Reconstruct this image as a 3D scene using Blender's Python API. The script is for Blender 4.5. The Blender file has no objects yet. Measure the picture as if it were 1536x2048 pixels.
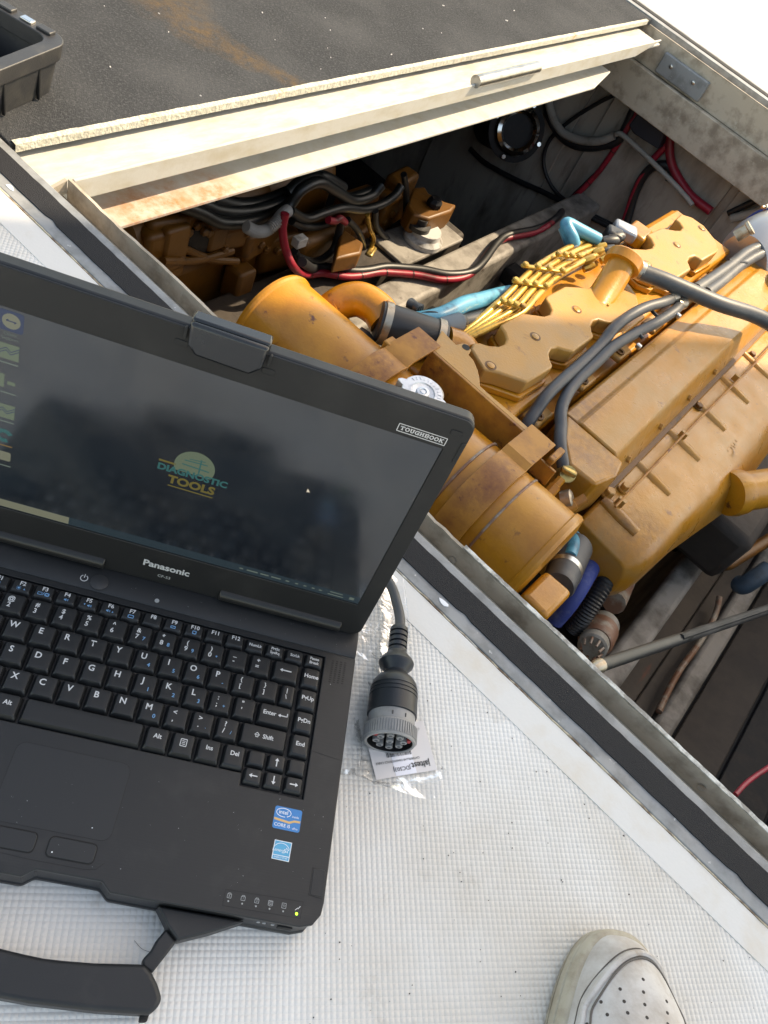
import bpy, math, random
import numpy as np
from mathutils import Vector, Matrix

# world axes: X runs along the hatch coaming, Y across the hatch (engine axis), Z up; metres; deck at z = 0
S = bpy.context.scene
COL = S.collection
RAD = math.radians

# ---------------------------------------------------------------- camera
right = Vector((0.71252961, 0.61344523, 0.34056791))
down = Vector((0.67471899, -0.46589187, -0.57245005))
fwd = Vector((-0.19249893, 0.63767524, -0.7458649))
cam_d = bpy.data.cameras.new("camera")
cam = bpy.data.objects.new("camera", cam_d); COL.objects.link(cam)
cm = Matrix.Identity(4)
for i in range(3):
    cm[i][0] = right[i]; cm[i][1] = -down[i]; cm[i][2] = -fwd[i]
cm[0][3], cm[1][3], cm[2][3] = 0.17794, -0.22829, 0.61695
cam.matrix_world = cm
cam_d.sensor_fit = 'VERTICAL'; cam_d.sensor_height = 24.0; cam_d.lens = 24.0 * 1620.0 / 2048.0
cam_d.clip_start = 0.02; cam_d.clip_end = 4000
S.camera = cam

# ---------------------------------------------------------------- sky, sun, exposure
SUN = Vector((0.35, 0.85, 1.0)).normalized()          # towards the sun
w = bpy.data.worlds.new("World"); S.world = w; w.use_nodes = True
nt = w.node_tree
bg = nt.nodes["Background"]
sky = nt.nodes.new("ShaderNodeTexSky"); sky.sky_type = 'NISHITA'; sky.sun_disc = False
sky.sun_elevation = math.asin(SUN.z); sky.sun_rotation = math.atan2(SUN.x, SUN.y)
sky.air_density = 1.0; sky.dust_density = 1.2; sky.ozone_density = 0.3; sky.altitude = 0
nt.links.new(sky.outputs[0], bg.inputs[0]); bg.inputs[1].default_value = 0.15
sun_d = bpy.data.lights.new("sun", 'SUN'); sun_d.energy = 2.7; sun_d.angle = RAD(0.6); sun_d.color = (1.0, 0.95, 0.88)
sun = bpy.data.objects.new("sun", sun_d); COL.objects.link(sun)
sun.rotation_euler = SUN.to_track_quat('Z', 'Y').to_euler(); sun.location = (3, 1, 3)
S.view_settings.view_transform = 'Standard'; S.view_settings.look = 'None'
S.view_settings.exposure = 1.52; S.view_settings.gamma = 1.0; S.view_settings.use_curve_mapping = False
S.view_settings.use_white_balance = True; S.view_settings.white_balance_temperature = 9300; S.view_settings.white_balance_tint = 9
S.render.engine = 'CYCLES'
S.cycles.use_denoising = True
try:
    S.cycles.denoiser = 'OPENIMAGEDENOISE'
except Exception:
    pass
S.cycles.max_bounces = 8; S.cycles.transparent_max_bounces = 12
S.cycles.sample_clamp_indirect = 6.0

# ---------------------------------------------------------------- materials
def mat(name, col, rough=0.5, metal=0.0, dirt=None, dirt2=None, bump=None, bump2=None, spec=0.5, coat=0.0, emit=None, vary=0.0, rvar=0.0, aniso=None):
    """dirt / dirt2 = (colour, noise scale, lo, hi, stretch xyz); bump = (scale, strength, distance)"""
    m = bpy.data.materials.new(name); m.use_nodes = True
    t = m.node_tree; N = t.nodes; L = t.links
    b = N["Principled BSDF"]
    b.inputs["Roughness"].default_value = rough
    b.inputs["Metallic"].default_value = metal
    b.inputs["Specular IOR Level"].default_value = spec
    b.inputs["Coat Weight"].default_value = coat
    b.inputs["Coat Roughness"].default_value = 0.15
    tc = N.new("ShaderNodeTexCoord")
    src = None
    base = N.new("ShaderNodeRGB"); base.outputs[0].default_value = (*col, 1); src = base.outputs[0]
    if vary:
        n = N.new("ShaderNodeTexNoise"); n.inputs["Scale"].default_value = 9; n.inputs["Detail"].default_value = 6
        L.new(tc.outputs["Object"], n.inputs["Vector"])
        mr = N.new("ShaderNodeMapRange"); mr.inputs[1].default_value = 0.25; mr.inputs[2].default_value = 0.75
        mr.inputs[3].default_value = 1 - vary; mr.inputs[4].default_value = 1 + vary
        L.new(n.outputs["Fac"], mr.inputs[0])
        hsv = N.new("ShaderNodeHueSaturation"); L.new(src, hsv.inputs["Color"]); L.new(mr.outputs[0], hsv.inputs["Value"]); src = hsv.outputs[0]
    for k, d in enumerate((dirt, dirt2)):
        if not d: continue
        mp = N.new("ShaderNodeMapping"); L.new(tc.outputs["Object"], mp.inputs[0])
        st = d[4] if len(d) > 4 else (1, 1, 1)
        mp.inputs["Scale"].default_value = st; mp.inputs["Location"].default_value = (3.1 * k + .7, 1.7 * k, .3)
        n = N.new("ShaderNodeTexNoise"); n.inputs["Scale"].default_value = d[1]; n.inputs["Detail"].default_value = 8; n.inputs["Roughness"].default_value = 0.62
        L.new(mp.outputs[0], n.inputs["Vector"])
        mr = N.new("ShaderNodeMapRange"); mr.inputs[1].default_value = d[2]; mr.inputs[2].default_value = d[3]; mr.clamp = True
        L.new(n.outputs["Fac"], mr.inputs[0])
        mx = N.new("ShaderNodeMix"); mx.data_type = 'RGBA'
        L.new(mr.outputs[0], mx.inputs[0]); L.new(src, mx.inputs[6]); mx.inputs[7].default_value = (*d[0], 1); src = mx.outputs[2]
    L.new(src, b.inputs["Base Color"])
    if rvar:
        n = N.new("ShaderNodeTexNoise"); n.inputs["Scale"].default_value = 25; n.inputs["Detail"].default_value = 5
        L.new(tc.outputs["Object"], n.inputs["Vector"])
        mr = N.new("ShaderNodeMapRange"); mr.inputs[1].default_value = .3; mr.inputs[2].default_value = .7
        mr.inputs[3].default_value = max(.02, rough - rvar); mr.inputs[4].default_value = min(1, rough + rvar)
        L.new(n.outputs["Fac"], mr.inputs[0]); L.new(mr.outputs[0], b.inputs["Roughness"])
    prev = None
    for bp_ in (bump, bump2):
        if not bp_: continue
        n = N.new("ShaderNodeTexNoise"); n.inputs["Scale"].default_value = bp_[0]; n.inputs["Detail"].default_value = 4
        if len(bp_) > 3:
            mp = N.new("ShaderNodeMapping"); L.new(tc.outputs["Object"], mp.inputs[0]); mp.inputs["Scale"].default_value = bp_[3]
            L.new(mp.outputs[0], n.inputs["Vector"])
        else:
            L.new(tc.outputs["Object"], n.inputs["Vector"])
        bn = N.new("ShaderNodeBump"); bn.inputs["Strength"].default_value = bp_[1]; bn.inputs["Distance"].default_value = bp_[2]
        L.new(n.outputs["Fac"], bn.inputs["Height"])
        if prev: L.new(prev, bn.inputs["Normal"])
        prev = bn.outputs[0]
    if prev: L.new(prev, b.inputs["Normal"])
    if emit:
        b.inputs["Emission Color"].default_value = (*emit[0], 1); b.inputs["Emission Strength"].default_value = emit[1]
    return m

def node_of(m, typ):
    return [n for n in m.node_tree.nodes if n.bl_idname == typ]

RUST = (0.23, 0.075, 0.02)
M = {}
M['gelcoat'] = mat('white gelcoat', (0.75, 0.73, 0.69), 0.42, dirt=((0.61, 0.555, 0.48), 4.5, .44, .74), dirt2=((0.46, 0.40, 0.33), 22, .60, .80), bump=(900, .12, .0006))
M['band'] = mat('smooth gelcoat edge', (0.68, 0.66, 0.625), 0.5, dirt=((0.64, 0.58, 0.50), 22, .50, .74), dirt2=((0.40, 0.30, 0.20), 60, .68, .80, (.35, 3, 1)), bump=(300, .2, .0006))
M['sealant'] = mat('grimy sealant', (0.52, 0.44, 0.32), 0.8, dirt=((0.16, 0.10, 0.06), 60, .42, .60), dirt2=((0.75, 0.72, 0.64), 25, .55, .7), bump=(200, .6, .002))
M['alum'] = mat('worn aluminium', (0.27, 0.28, 0.285), 0.6, 0.25, dirt=((0.19, 0.195, 0.195), 30, .45, .62), dirt2=((.55, .55, .53), 120, .66, .72), bump=(350, .15, .0004), rvar=.12)
M['alum_dirty'] = mat('stained aluminium', (0.45, 0.385, 0.305), 0.7, 0.0, dirt=((0.25, 0.205, 0.155), 24, .46, .66), dirt2=((0.48, 0.44, 0.36), 55, .60, .74), bump=(160, .3, .001), bump2=(700, .2, .0005))
M['paint_chip'] = mat('chipped white edge', (0.62, 0.61, 0.56), 0.6, dirt=((0.25, 0.235, 0.21), 55, .42, .56), bump=(300, .5, .001))
M['grip'] = mat('black grit tape', (0.013, 0.0135, 0.017), 0.75, dirt=((0.09, 0.09, 0.09), 900, .62, .70), bump=(1300, .9, .0012), spec=.3)
M['cream'] = mat('weathered cream paint', (0.50, 0.485, 0.445), 0.55, dirt=((0.43, 0.39, 0.31), 30, .44, .68, (2.0, .5, 1)), dirt2=((0.20, 0.15, 0.09), 110, .70, .78), bump=(120, .25, .001), bump2=(500, .15, .0006))
M['cream_rust'] = mat('cream paint with rust', (0.50, 0.485, 0.445), 0.6, dirt=((0.43, 0.39, 0.31), 30, .48, .74), dirt2=((0.44, 0.17, 0.04), 16, .70, .82), bump=(120, .25, .001))
M['foam'] = mat('torn foam edge', (0.48, 0.455, 0.38), 0.9, dirt=((0.48, 0.26, 0.08), 16, .60, .72), dirt2=((0.56, 0.54, 0.46), 50, .50, .65), bump=(180, .9, .004))
M['panel_side'] = mat('panel side', (0.24, 0.225, 0.19), 0.8, dirt=((.13, .12, .10), 30, .45, .65))
M['hull'] = mat('dirty white hull', (0.36, 0.335, 0.295), 0.6, dirt=((0.11, 0.095, 0.078), 5.5, .44, .70, (1.6, 1.6, .55)), dirt2=((0.05, 0.02, 0.011), 8.5, .60, .76, (2.2, 2.2, .45)), bump=(60, .3, .003))
M['stringer'] = mat('grubby white stringer', (0.27, 0.25, 0.225), 0.65, dirt=((0.09, 0.078, 0.066), 12, .44, .66), dirt2=((0.08, 0.06, 0.05), 26, .62, .74), bump=(60, .4, .003))
M['bilge'] = mat('bilge boards', (0.050, 0.038, 0.030), 0.7, dirt=((0.03, 0.024, 0.02), 9, .40, .62), dirt2=((0.16, 0.035, 0.015), 6, .62, .74, (3, .7, 1)), bump=(40, .5, .004))
M['bilge_black'] = mat('oily black bilge', (0.012, 0.0125, 0.014), 0.5, dirt=((0.028, 0.022, 0.018), 14, .5, .7), bump=(40, .4, .004), spec=.2)
YEL = (0.52, 0.215, 0.014)
M['yellow'] = mat('engine yellow paint', YEL, 0.36, dirt=((0.34, 0.118, 0.008), 9, .44, .68), dirt2=((0.12, 0.034, 0.012), 34, .625, .70), bump=(240, .22, .0014), bump2=(45, .15, .003), spec=.55, coat=.15, rvar=.08)
M['yellow_dusty'] = mat('dusty engine yellow paint', (0.46, 0.222, 0.046), 0.42, dirt=((0.40, 0.215, 0.068), 18, .42, .66), dirt2=((0.26, 0.11, 0.035), 46, .62, .74), bump=(260, .3, .0012), rvar=.1, spec=.5)
M['yellow_worn'] = mat('worn dusty yellow casting', (0.46, 0.190, 0.015), 0.34, dirt=((0.42, 0.215, 0.058), 24, .40, .66, (1.0, .35, 1)), dirt2=((0.22, 0.085, 0.03), 42, .63, .74), bump=(90, .3, .002), bump2=(420, .25, .001), spec=.55, rvar=.1)
M['yellow_rusty'] = mat('rusting yellow strap', (0.45, 0.19, 0.028), 0.5, dirt=((0.25, 0.09, 0.02), 17, .44, .66), dirt2=((0.13, 0.032, 0.016), 60, .60, .68), bump=(120, .25, .0015))
M['yellow_dark'] = mat('grimy yellow darkened for shade', (0.155, 0.060, 0.006), 0.5, dirt=((0.10, 0.04, 0.006), 8, .40, .66), dirt2=((.03, .018, .01), 22, .60, .72), bump=(50, .3, .003))  # engine yellow darkened so the bay's shade sits in the colour
M['gold'] = mat('gold fuel line', (0.55, 0.33, 0.07), 0.28, 0.55, dirt=((0.22, 0.10, 0.03), 40, .5, .68), rvar=.1)
M['steel'] = mat('bright steel', (0.55, 0.54, 0.52), 0.28, 0.95, dirt=((0.30, 0.27, 0.22), 60, .56, .7))
M['pull'] = mat('galvanised pull tube', (0.33, 0.33, 0.32), 0.3, 0.9, dirt=((.2, .2, .19), 40, .5, .7))
M['clamp'] = mat('hose clamp steel', (0.40, 0.35, 0.28), 0.40, 0.8, dirt=((0.30, 0.20, 0.12), 50, .5, .68))
M['tin'] = mat('zinc pressure cap', (0.60, 0.62, 0.64), 0.30, 0.8, dirt=((.42, .44, .47), 60, .5, .68), bump=(200, .15, .001))
M['chrome'] = mat('chrome', (0.72, 0.71, 0.69), 0.12, 1.0, dirt=((.3, .27, .22), 40, .58, .7))
M['brass'] = mat('brass fitting', (0.50, 0.36, 0.13), 0.35, 0.8, dirt=((.2, .12, .05), 80, .5, .65))
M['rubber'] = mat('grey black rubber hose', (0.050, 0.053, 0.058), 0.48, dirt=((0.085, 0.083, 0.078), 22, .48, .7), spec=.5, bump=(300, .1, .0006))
M['rubber_black'] = mat('black rubber', (0.016, 0.0165, 0.018), 0.45, dirt=((.035, .034, .032), 25, .5, .7))
M['hose_blue'] = mat('blue silicone hose', (0.035, 0.062, 0.26), 0.6, dirt=((.10, .13, .30), 60, .5, .66), bump=(500, .3, .0008))
M['hose_cyan'] = mat('pale blue sleeve', (0.055, 0.27, 0.38), 0.35, dirt=((.02, .11, .18), 26, .5, .68))
M['hose_navy'] = mat('grey blue hose', (0.05, 0.085, 0.12), 0.5, dirt=((.03, .04, .05), 20, .5, .7))
M['wire_red'] = mat('red cable', (0.30, 0.012, 0.030), 0.45, dirt=((.10, .01, .014), 18, .5, .7))
M['wire_black'] = mat('black cable', (0.012, 0.013, 0.015), 0.45)
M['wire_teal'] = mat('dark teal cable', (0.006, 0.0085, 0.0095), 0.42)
M['wire_white'] = mat('grimy white tube', (0.30, 0.29, 0.265), 0.5, dirt=((.14, .13, .11), 20, .5, .7))
M['wire_grey'] = mat('corrugated grey conduit', (0.34, 0.34, 0.33), 0.45)
M['tie'] = mat('black cable tie', (0.01, 0.01, 0.011), 0.4)
M['strut'] = mat('grey strut', (0.013, 0.0125, 0.0125), 0.6, .0, dirt=((.045, .042, .04), 20, .5, .68, (1, 1, 1)))
M['bronze'] = mat('brown fitting', (0.20, 0.095, 0.055), 0.5, dirt=((.30, .26, .21), 24, .5, .64), bump=(60, .3, .002))
M['grey_ring'] = mat('grey putty ring', (0.27, 0.255, 0.22), 0.6, dirt=((.14, .11, .08), 40, .5, .68))
M['navy_box'] = mat('navy panel', (0.018, 0.022, 0.035), 0.5)
M['mount_white'] = mat('white rubber mount', (0.46, 0.46, 0.45), 0.5, dirt=((.20, .18, .16), 30, .5, .66))
M['silver_dome'] = mat('silver housing', (0.34, 0.35, 0.37), 0.35, .5, dirt=((.36, .33, .28), 20, .5, .7))
M['blue_rim'] = mat('blue rim', (0.03, 0.06, 0.26), 0.35)
M['board'] = mat('fog', (0.3, 0.3, 0.3), .6)
# laptop
M['shell'] = mat('black laptop shell', (0.0145, 0.0155, 0.0172), 0.46, dirt=((.026, .026, .027), 30, .52, .72), bump=(2600, .25, .00025), spec=.45, rvar=.06)
M['shell_lines'] = mat('black palm rest', (0.0145, 0.0152, 0.0162), 0.42, dirt=((.025, .025, .025), 30, .52, .72), bump=(210, .22, .0003, (.12, 4.0, 1)), spec=.45)
M['bezel'] = mat('black bezel', (0.0115, 0.0115, 0.0117), 0.5, dirt=((.024, .023, .022), 16, .50, .75), bump=(2200, .2, .0002), spec=.4)
M['latch'] = mat('glossy black latch', (0.012, 0.013, 0.015), 0.25, spec=.6, dirt=((.02, .021, .022), 40, .5, .7))
M['keycap'] = mat('black keycap', (0.0155, 0.0162, 0.0172), 0.42, bump=(3000, .25, .0002), spec=.42)
M['tray'] = mat('keyboard well', (0.004, 0.004, 0.005), 0.6)
M['gap'] = mat('dark seam', (0.003, 0.003, 0.003), 0.7)
M['pad'] = mat('touchpad', (0.021, 0.022, 0.0235), 0.40, spec=.4, bump=(3000, .1, .0002))
M['legend'] = mat('white legend print', (0.62, 0.62, 0.62), 0.6)
M['legend_blue'] = mat('blue legend print', (0.14, 0.34, 0.58), 0.6)
M['legend_dim'] = mat('grey legend print', (0.34, 0.35, 0.35), 0.6)
M['silver_print'] = mat('silver lettering', (0.62, 0.62, 0.62), 0.45, .3)
M['grey_button'] = mat('dark grey button', (0.036, 0.036, 0.038), 0.45)
M['hinge'] = mat('hinge barrel', (0.024, 0.023, 0.022), 0.32, .3)
M['rubber_soft'] = mat('soft black bumper', (0.010, 0.010, 0.010), 0.7)
M['led'] = mat('green led', (0.05, 0.3, 0.02), .4, emit=((0.25, 1.0, 0.05), 3.0))
M['st_blue'] = mat('sticker blue', (0.012, 0.20, 0.50), 0.32)
M['st_blue2'] = mat('sticker pale blue', (0.05, 0.36, 0.58), 0.32)
M['st_orange'] = mat('sticker orange', (0.70, 0.42, 0.16), 0.35)
M['st_white'] = mat('sticker white', (0.78, 0.80, 0.82), 0.4)
M['plug_grey'] = mat('grey connector plastic', (0.27, 0.265, 0.26), 0.5, dirt=((.21, .205, .20), 80, .5, .7))
M['plug_black'] = mat('black connector boot', (0.013, 0.0165, 0.021), 0.42, bump=(900, .12, .0004))
M['plug_red'] = mat('red seal', (0.42, 0.03, 0.03), .5)
M['paper'] = mat('label paper', (0.70, 0.66, 0.645), 0.6)
M['paper_white'] = mat('white sticker paper', (0.80, 0.80, 0.86), 0.5)
M['ink'] = mat('black ink', (0.03, 0.03, 0.03), 0.6)
M['case'] = mat('black case plastic', (0.028, 0.028, 0.030), 0.45, dirt=((.05, .048, .045), 40, .5, .72), bump=(500, .3, .0008))
M['pouch'] = mat('grey tool pouch', (0.13, 0.15, 0.165), 0.5, dirt=((.30, .34, .36), 30, .58, .70), bump=(40, .6, .004))
M['leather'] = mat('worn white leather', (0.55, 0.525, 0.50), 0.5, dirt=((0.36, 0.31, 0.265), 30, .42, .68), dirt2=((0.28, 0.20, 0.14), 40, .58, .72), bump=(420, .25, .0008), bump2=(60, .25, .002))
M['midsole'] = mat('grubby midsole', (0.44, 0.395, 0.31), 0.6, dirt=((0.24, 0.18, 0.12), 26, .44, .68), bump=(160, .3, .001))
M['stitch'] = mat('grey stitching', (0.13, 0.115, 0.10), 0.8, bump=(900, .5, .001))
M['hole'] = mat('perforation', (0.06, 0.05, 0.045), 0.9)
M['canopy'] = mat('white fibreglass', (0.72, 0.71, 0.69), .5)
M['water'] = mat('harbour water', (0.02, 0.05, 0.06), .12, bump=(1.2, .4, .1))

# ---------------------------------------------------------------- mesh building
def rotz(a): return Matrix.Rotation(a, 3, 'Z')

def smooth_path(pts, sub=6, closed=False):
    P = [Vector(p) for p in pts]; n = len(P); out = []
    if n < 3: return P
    rng = range(n) if closed else range(n - 1)
    for i in rng:
        if closed: p0, p1, p2, p3 = P[i - 1], P[i], P[(i + 1) % n], P[(i + 2) % n]
        else:
            p1, p2 = P[i], P[i + 1]
            p0 = P[i - 1] if i else p1 * 2 - p2
            p3 = P[i + 2] if i + 2 < n else p2 * 2 - p1
        for k in range(sub):
            t = k / sub
            out.append(0.5 * ((2 * p1) + (p2 - p0) * t + (2 * p0 - 5 * p1 + 4 * p2 - p3) * t * t + (3 * p1 - p0 - 3 * p2 + p3) * t ** 3))
    if not closed: out.append(P[-1])
    return out

class MB:
    def __init__(s): s.v = []; s.f = []
    def add(s, vs, fs):
        o = len(s.v); s.v += [tuple(v) for v in vs]; s.f += [tuple(i + o for i in f) for f in fs]; return s
    def box(s, c, d, R=None):
        c = Vector(c); h = Vector(d) / 2; vs = []
        for z in (-1, 1):
            for x, y in ((-1, -1), (1, -1), (1, 1), (-1, 1)):
                p = Vector((x * h.x, y * h.y, z * h.z)); vs.append(c + (R @ p if R else p))
        return s.add(vs, [(3, 2, 1, 0), (4, 5, 6, 7), (0, 1, 5, 4), (1, 2, 6, 5), (2, 3, 7, 6), (3, 0, 4, 7)])
    def span(s, a, b):
        a = Vector(a); b = Vector(b)
        return s.box((a + b) / 2, [abs(b[i] - a[i]) for i in range(3)])
    def prism(s, poly, z0, z1, inset=0.0):
        """poly: (x, y) or (x, y, z) outline; extruded z0..z1"""
        P = [(p[0], p[1]) for p in poly]
        if sum(P[i - 1][0] * P[i][1] - P[i][0] * P[i - 1][1] for i in range(len(P))) < 0: P = P[::-1]
        n = len(P)
        vs = [(x, y, z0) for x, y in P] + [(x, y, z1) for x, y in P]
        fs = [tuple(range(n - 1, -1, -1)), tuple(range(n, 2 * n))] + [(i, (i + 1) % n, n + (i + 1) % n, n + i) for i in range(n)]
        return s.add(vs, fs)
    def ring(s, outer, inner, z0, z1):
        """plate with a hole; both outlines need not match"""
        def ccw(P):
            return P if sum(P[i - 1][0] * P[i][1] - P[i][0] * P[i - 1][1] for i in range(len(P))) > 0 else P[::-1]
        O = ccw([(p[0], p[1]) for p in outer]); I = ccw([(p[0], p[1]) for p in inner])
        best = min(((O[i][0] - I[j][0]) ** 2 + (O[i][1] - I[j][1]) ** 2, i, j) for i in range(len(O)) for j in range(len(I)))
        i, j = best[1], best[2]
        O = O[i:] + O[:i]; I = I[j:] + I[:j]; no, ni = len(O), len(I)
        base = len(s.v)
        vs = [(x, y, z) for z in (z0, z1) for x, y in O + I]
        m = no + ni; fs = []
        loop = list(range(no)) + [0, no] + list(range(no + ni - 1, no - 1, -1))
        # split in two simple n-gons: find opposite pair
        k = no // 2; far = min(range(1, ni), key=lambda q: (O[k][0] - I[q][0]) ** 2 + (O[k][1] - I[q][1]) ** 2)
        A = list(range(0, k + 1)) + [no + q for q in range(far, -1, -1)]
        B = list(range(k, no)) + [0, no] + [no + q for q in range(ni - 1, far - 1, -1)]
        for lp in (A, B):
            fs.append(tuple(m + q for q in lp)); fs.append(tuple(reversed(lp)))
        for q in range(no): r = (q + 1) % no; fs.append((q, r, m + r, m + q))
        for q in range(ni): r = (q + 1) % ni; fs.append((no + r, no + q, m + no + q, m + no + r))
        return s.add(vs, fs)
    def tube(s, path, r, n=12, sub=6, caps=True, closed=False):
        P = smooth_path(path, sub, closed); m = len(P)
        if m < 2: return s
        rs = r if isinstance(r, (list, tuple)) else None
        T = []
        for i in range(m):
            if closed: t = P[(i + 1) % m] - P[i - 1]
            else: t = P[min(i + 1, m - 1)] - P[max(i - 1, 0)]
            T.append(t.normalized() if t.length > 1e-9 else Vector((0, 0, 1)))
        up = Vector((0, 0, 1)) if abs(T[0].z) < .9 else Vector((1, 0, 0))
        nrm = T[0].cross(up).normalized(); vs = []
        for i in range(m):
            nrm = (nrm - T[i] * nrm.dot(T[i])); nrm = nrm.normalized() if nrm.length > 1e-9 else T[i].orthogonal().normalized()
            bn = T[i].cross(nrm)
            if rs:
                u = i / (m - 1) * (len(rs) - 1); k = min(int(u), len(rs) - 2); rr = rs[k] + (rs[k + 1] - rs[k]) * (u - k)
            else: rr = r
            for k in range(n):
                a = 2 * math.pi * k / n; vs.append(P[i] + (nrm * math.cos(a) + bn * math.sin(a)) * rr)
        fs = []
        for i in range(m if closed else m - 1):
            j = (i + 1) % m
            for k in range(n): fs.append((i * n + k, j * n + k, j * n + (k + 1) % n, i * n + (k + 1) % n))
        if caps and not closed:
            fs.append(tuple(range(n))); fs.append(tuple(range(m * n - 1, (m - 1) * n - 1, -1)))
        return s.add(vs, fs)
    def lathe(s, p0, axis, prof, n=32, cap0=True, cap1=True):
        """prof: (t along axis, radius)"""
        p0 = Vector(p0); ax = Vector(axis).normalized(); u = ax.orthogonal().normalized(); v = ax.cross(u); vs = []; fs = []
        for t, r in prof:
            for k in range(n):
                a = 2 * math.pi * k / n; vs.append(p0 + ax * t + (u * math.cos(a) + v * math.sin(a)) * r)
        m = len(prof)
        for i in range(m - 1):
            for k in range(n): fs.append((i * n + k, i * n + (k + 1) % n, (i + 1) * n + (k + 1) % n, (i + 1) * n + k))
        if cap0: fs.append(tuple(range(n - 1, -1, -1)))
        if cap1: fs.append(tuple(range((m - 1) * n, m * n)))
        return s.add(vs, fs)
    def strip(s, pts, w, th, up=(0, 0, 1)):
        """flat ribbon (polyline) of width vector w and thickness th along local normal"""
        P = [Vector(p) for p in pts]; W = Vector(w) / 2; vs = []; fs = []; m = len(P)
        for i in range(m):
            t = (P[min(i + 1, m - 1)] - P[max(i - 1, 0)]).normalized(); nn = W.normalized().cross(t).normalized() * th / 2
            vs += [P[i] - W - nn, P[i] + W - nn, P[i] + W + nn, P[i] - W + nn]
        for i in range(m - 1):
            for k in range(4): fs.append((i * 4 + k, i * 4 + (k + 1) % 4, i * 4 + 4 + (k + 1) % 4, i * 4 + 4 + k))
        fs.append((3, 2, 1, 0)); o = (m - 1) * 4; fs.append((o, o + 1, o + 2, o + 3))
        return s.add(vs, fs)
    def mesh(s, name):
        me = bpy.data.meshes.new(name); me.from_pydata(s.v, [], s.f); me.validate(); return me
    def build(s, name, m, parent=None, bevel=0.0, angle=35, seg=2, fixn=True):
        me = s.mesh(name)
        if fixn:
            import bmesh
            bm = bmesh.new(); bm.from_mesh(me); bmesh.ops.recalc_face_normals(bm, faces=bm.faces); bm.to_mesh(me); bm.free()
        return place(name, me, m, parent, bevel, angle, seg)

def place(name, me, m, parent=None, bevel=0.0, angle=35, seg=2):
    if m is not None:
        me.materials.clear(); me.materials.append(M[m] if isinstance(m, str) else m)
    me.polygons.foreach_set("use_smooth", [True] * len(me.polygons))
    me.set_sharp_from_angle(angle=RAD(angle))
    o = bpy.data.objects.new(name, me); COL.objects.link(o); o.parent = parent
    if bevel:
        md = o.modifiers.new("bevel", 'BEVEL'); md.width = bevel; md.segments = seg; md.limit_method = 'ANGLE'; md.angle_limit = RAD(38)
        md.harden_normals = False
    return o

def thing(name, label, cat, loc=(0, 0, 0), rz=0.0, group=None):
    o = bpy.data.objects.new(name, None); COL.objects.link(o); o.empty_display_size = .05
    o.location = loc; o.rotation_euler = (0, 0, rz)
    return tag(o, label, cat, group)

def tag(o, label, cat, group=None):
    o['label'] = label; o['category'] = cat
    if group: o['group'] = group
    return o

def structure(o): o['kind'] = 'structure'; return o

def rrect(cx, cy, wx, wy, r, n=5):
    out = []
    for sx, sy, a0 in ((1, 1, 0), (-1, 1, 90), (-1, -1, 180), (1, -1, 270)):
        for k in range(n + 1):
            a = RAD(a0 + 90 * k / n); out.append((cx + sx * (wx / 2 - r) + r * math.cos(a), cy + sy * (wy / 2 - r) + r * math.sin(a)))
    return out

_fonts = {}
def text_mesh(t, size, bold=0.0, align='CENTER', shear=0.0, sx=1.0):
    key = (t, size, bold, align, shear, sx)
    if key in _fonts: return _fonts[key]
    cu = bpy.data.curves.new("text", 'FONT'); cu.body = t; cu.size = size; cu.align_x = align; cu.align_y = 'CENTER'
    cu.offset = bold * size; cu.shear = shear; cu.resolution_u = 3; cu.fill_mode = 'FRONT'
    ob = bpy.data.objects.new("text", cu); COL.objects.link(ob)
    dg = bpy.context.evaluated_depsgraph_get()
    me = bpy.data.meshes.new_from_object(ob.evaluated_get(dg))
    bpy.data.objects.remove(ob); bpy.data.curves.remove(cu)
    if sx != 1.0:
        for v in me.vertices: v.co.x *= sx
    _fonts[key] = me
    return me

def text(name, t, size, m, parent, loc, rot=None, **kw):
    me = text_mesh(t, size, **kw).copy(); me.name = name
    me.materials.clear(); me.materials.append(M[m])
    o = bpy.data.objects.new(name, me); COL.objects.link(o); o.parent = parent
    o.location = loc
    if rot is not None: o.rotation_euler = rot
    return o

rnd = random.Random(7)

_WC = {}
_place0 = place
def place(name, me, m, parent=None, bevel=0.0, angle=35, seg=2):
    o = _place0(name, me, m, parent, bevel, angle, seg)
    if parent is not None and parent.name in _WC:
        o.matrix_parent_inverse = Matrix.Translation(-_WC[parent.name])
    return o
_thing0 = thing
def wthing(name, label, cat, loc, group=None):
    """a thing whose parts are given in deck coordinates"""
    o = _thing0(name, label, cat, loc, 0.0, group); _WC[o.name] = Vector(loc); return o

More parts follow.
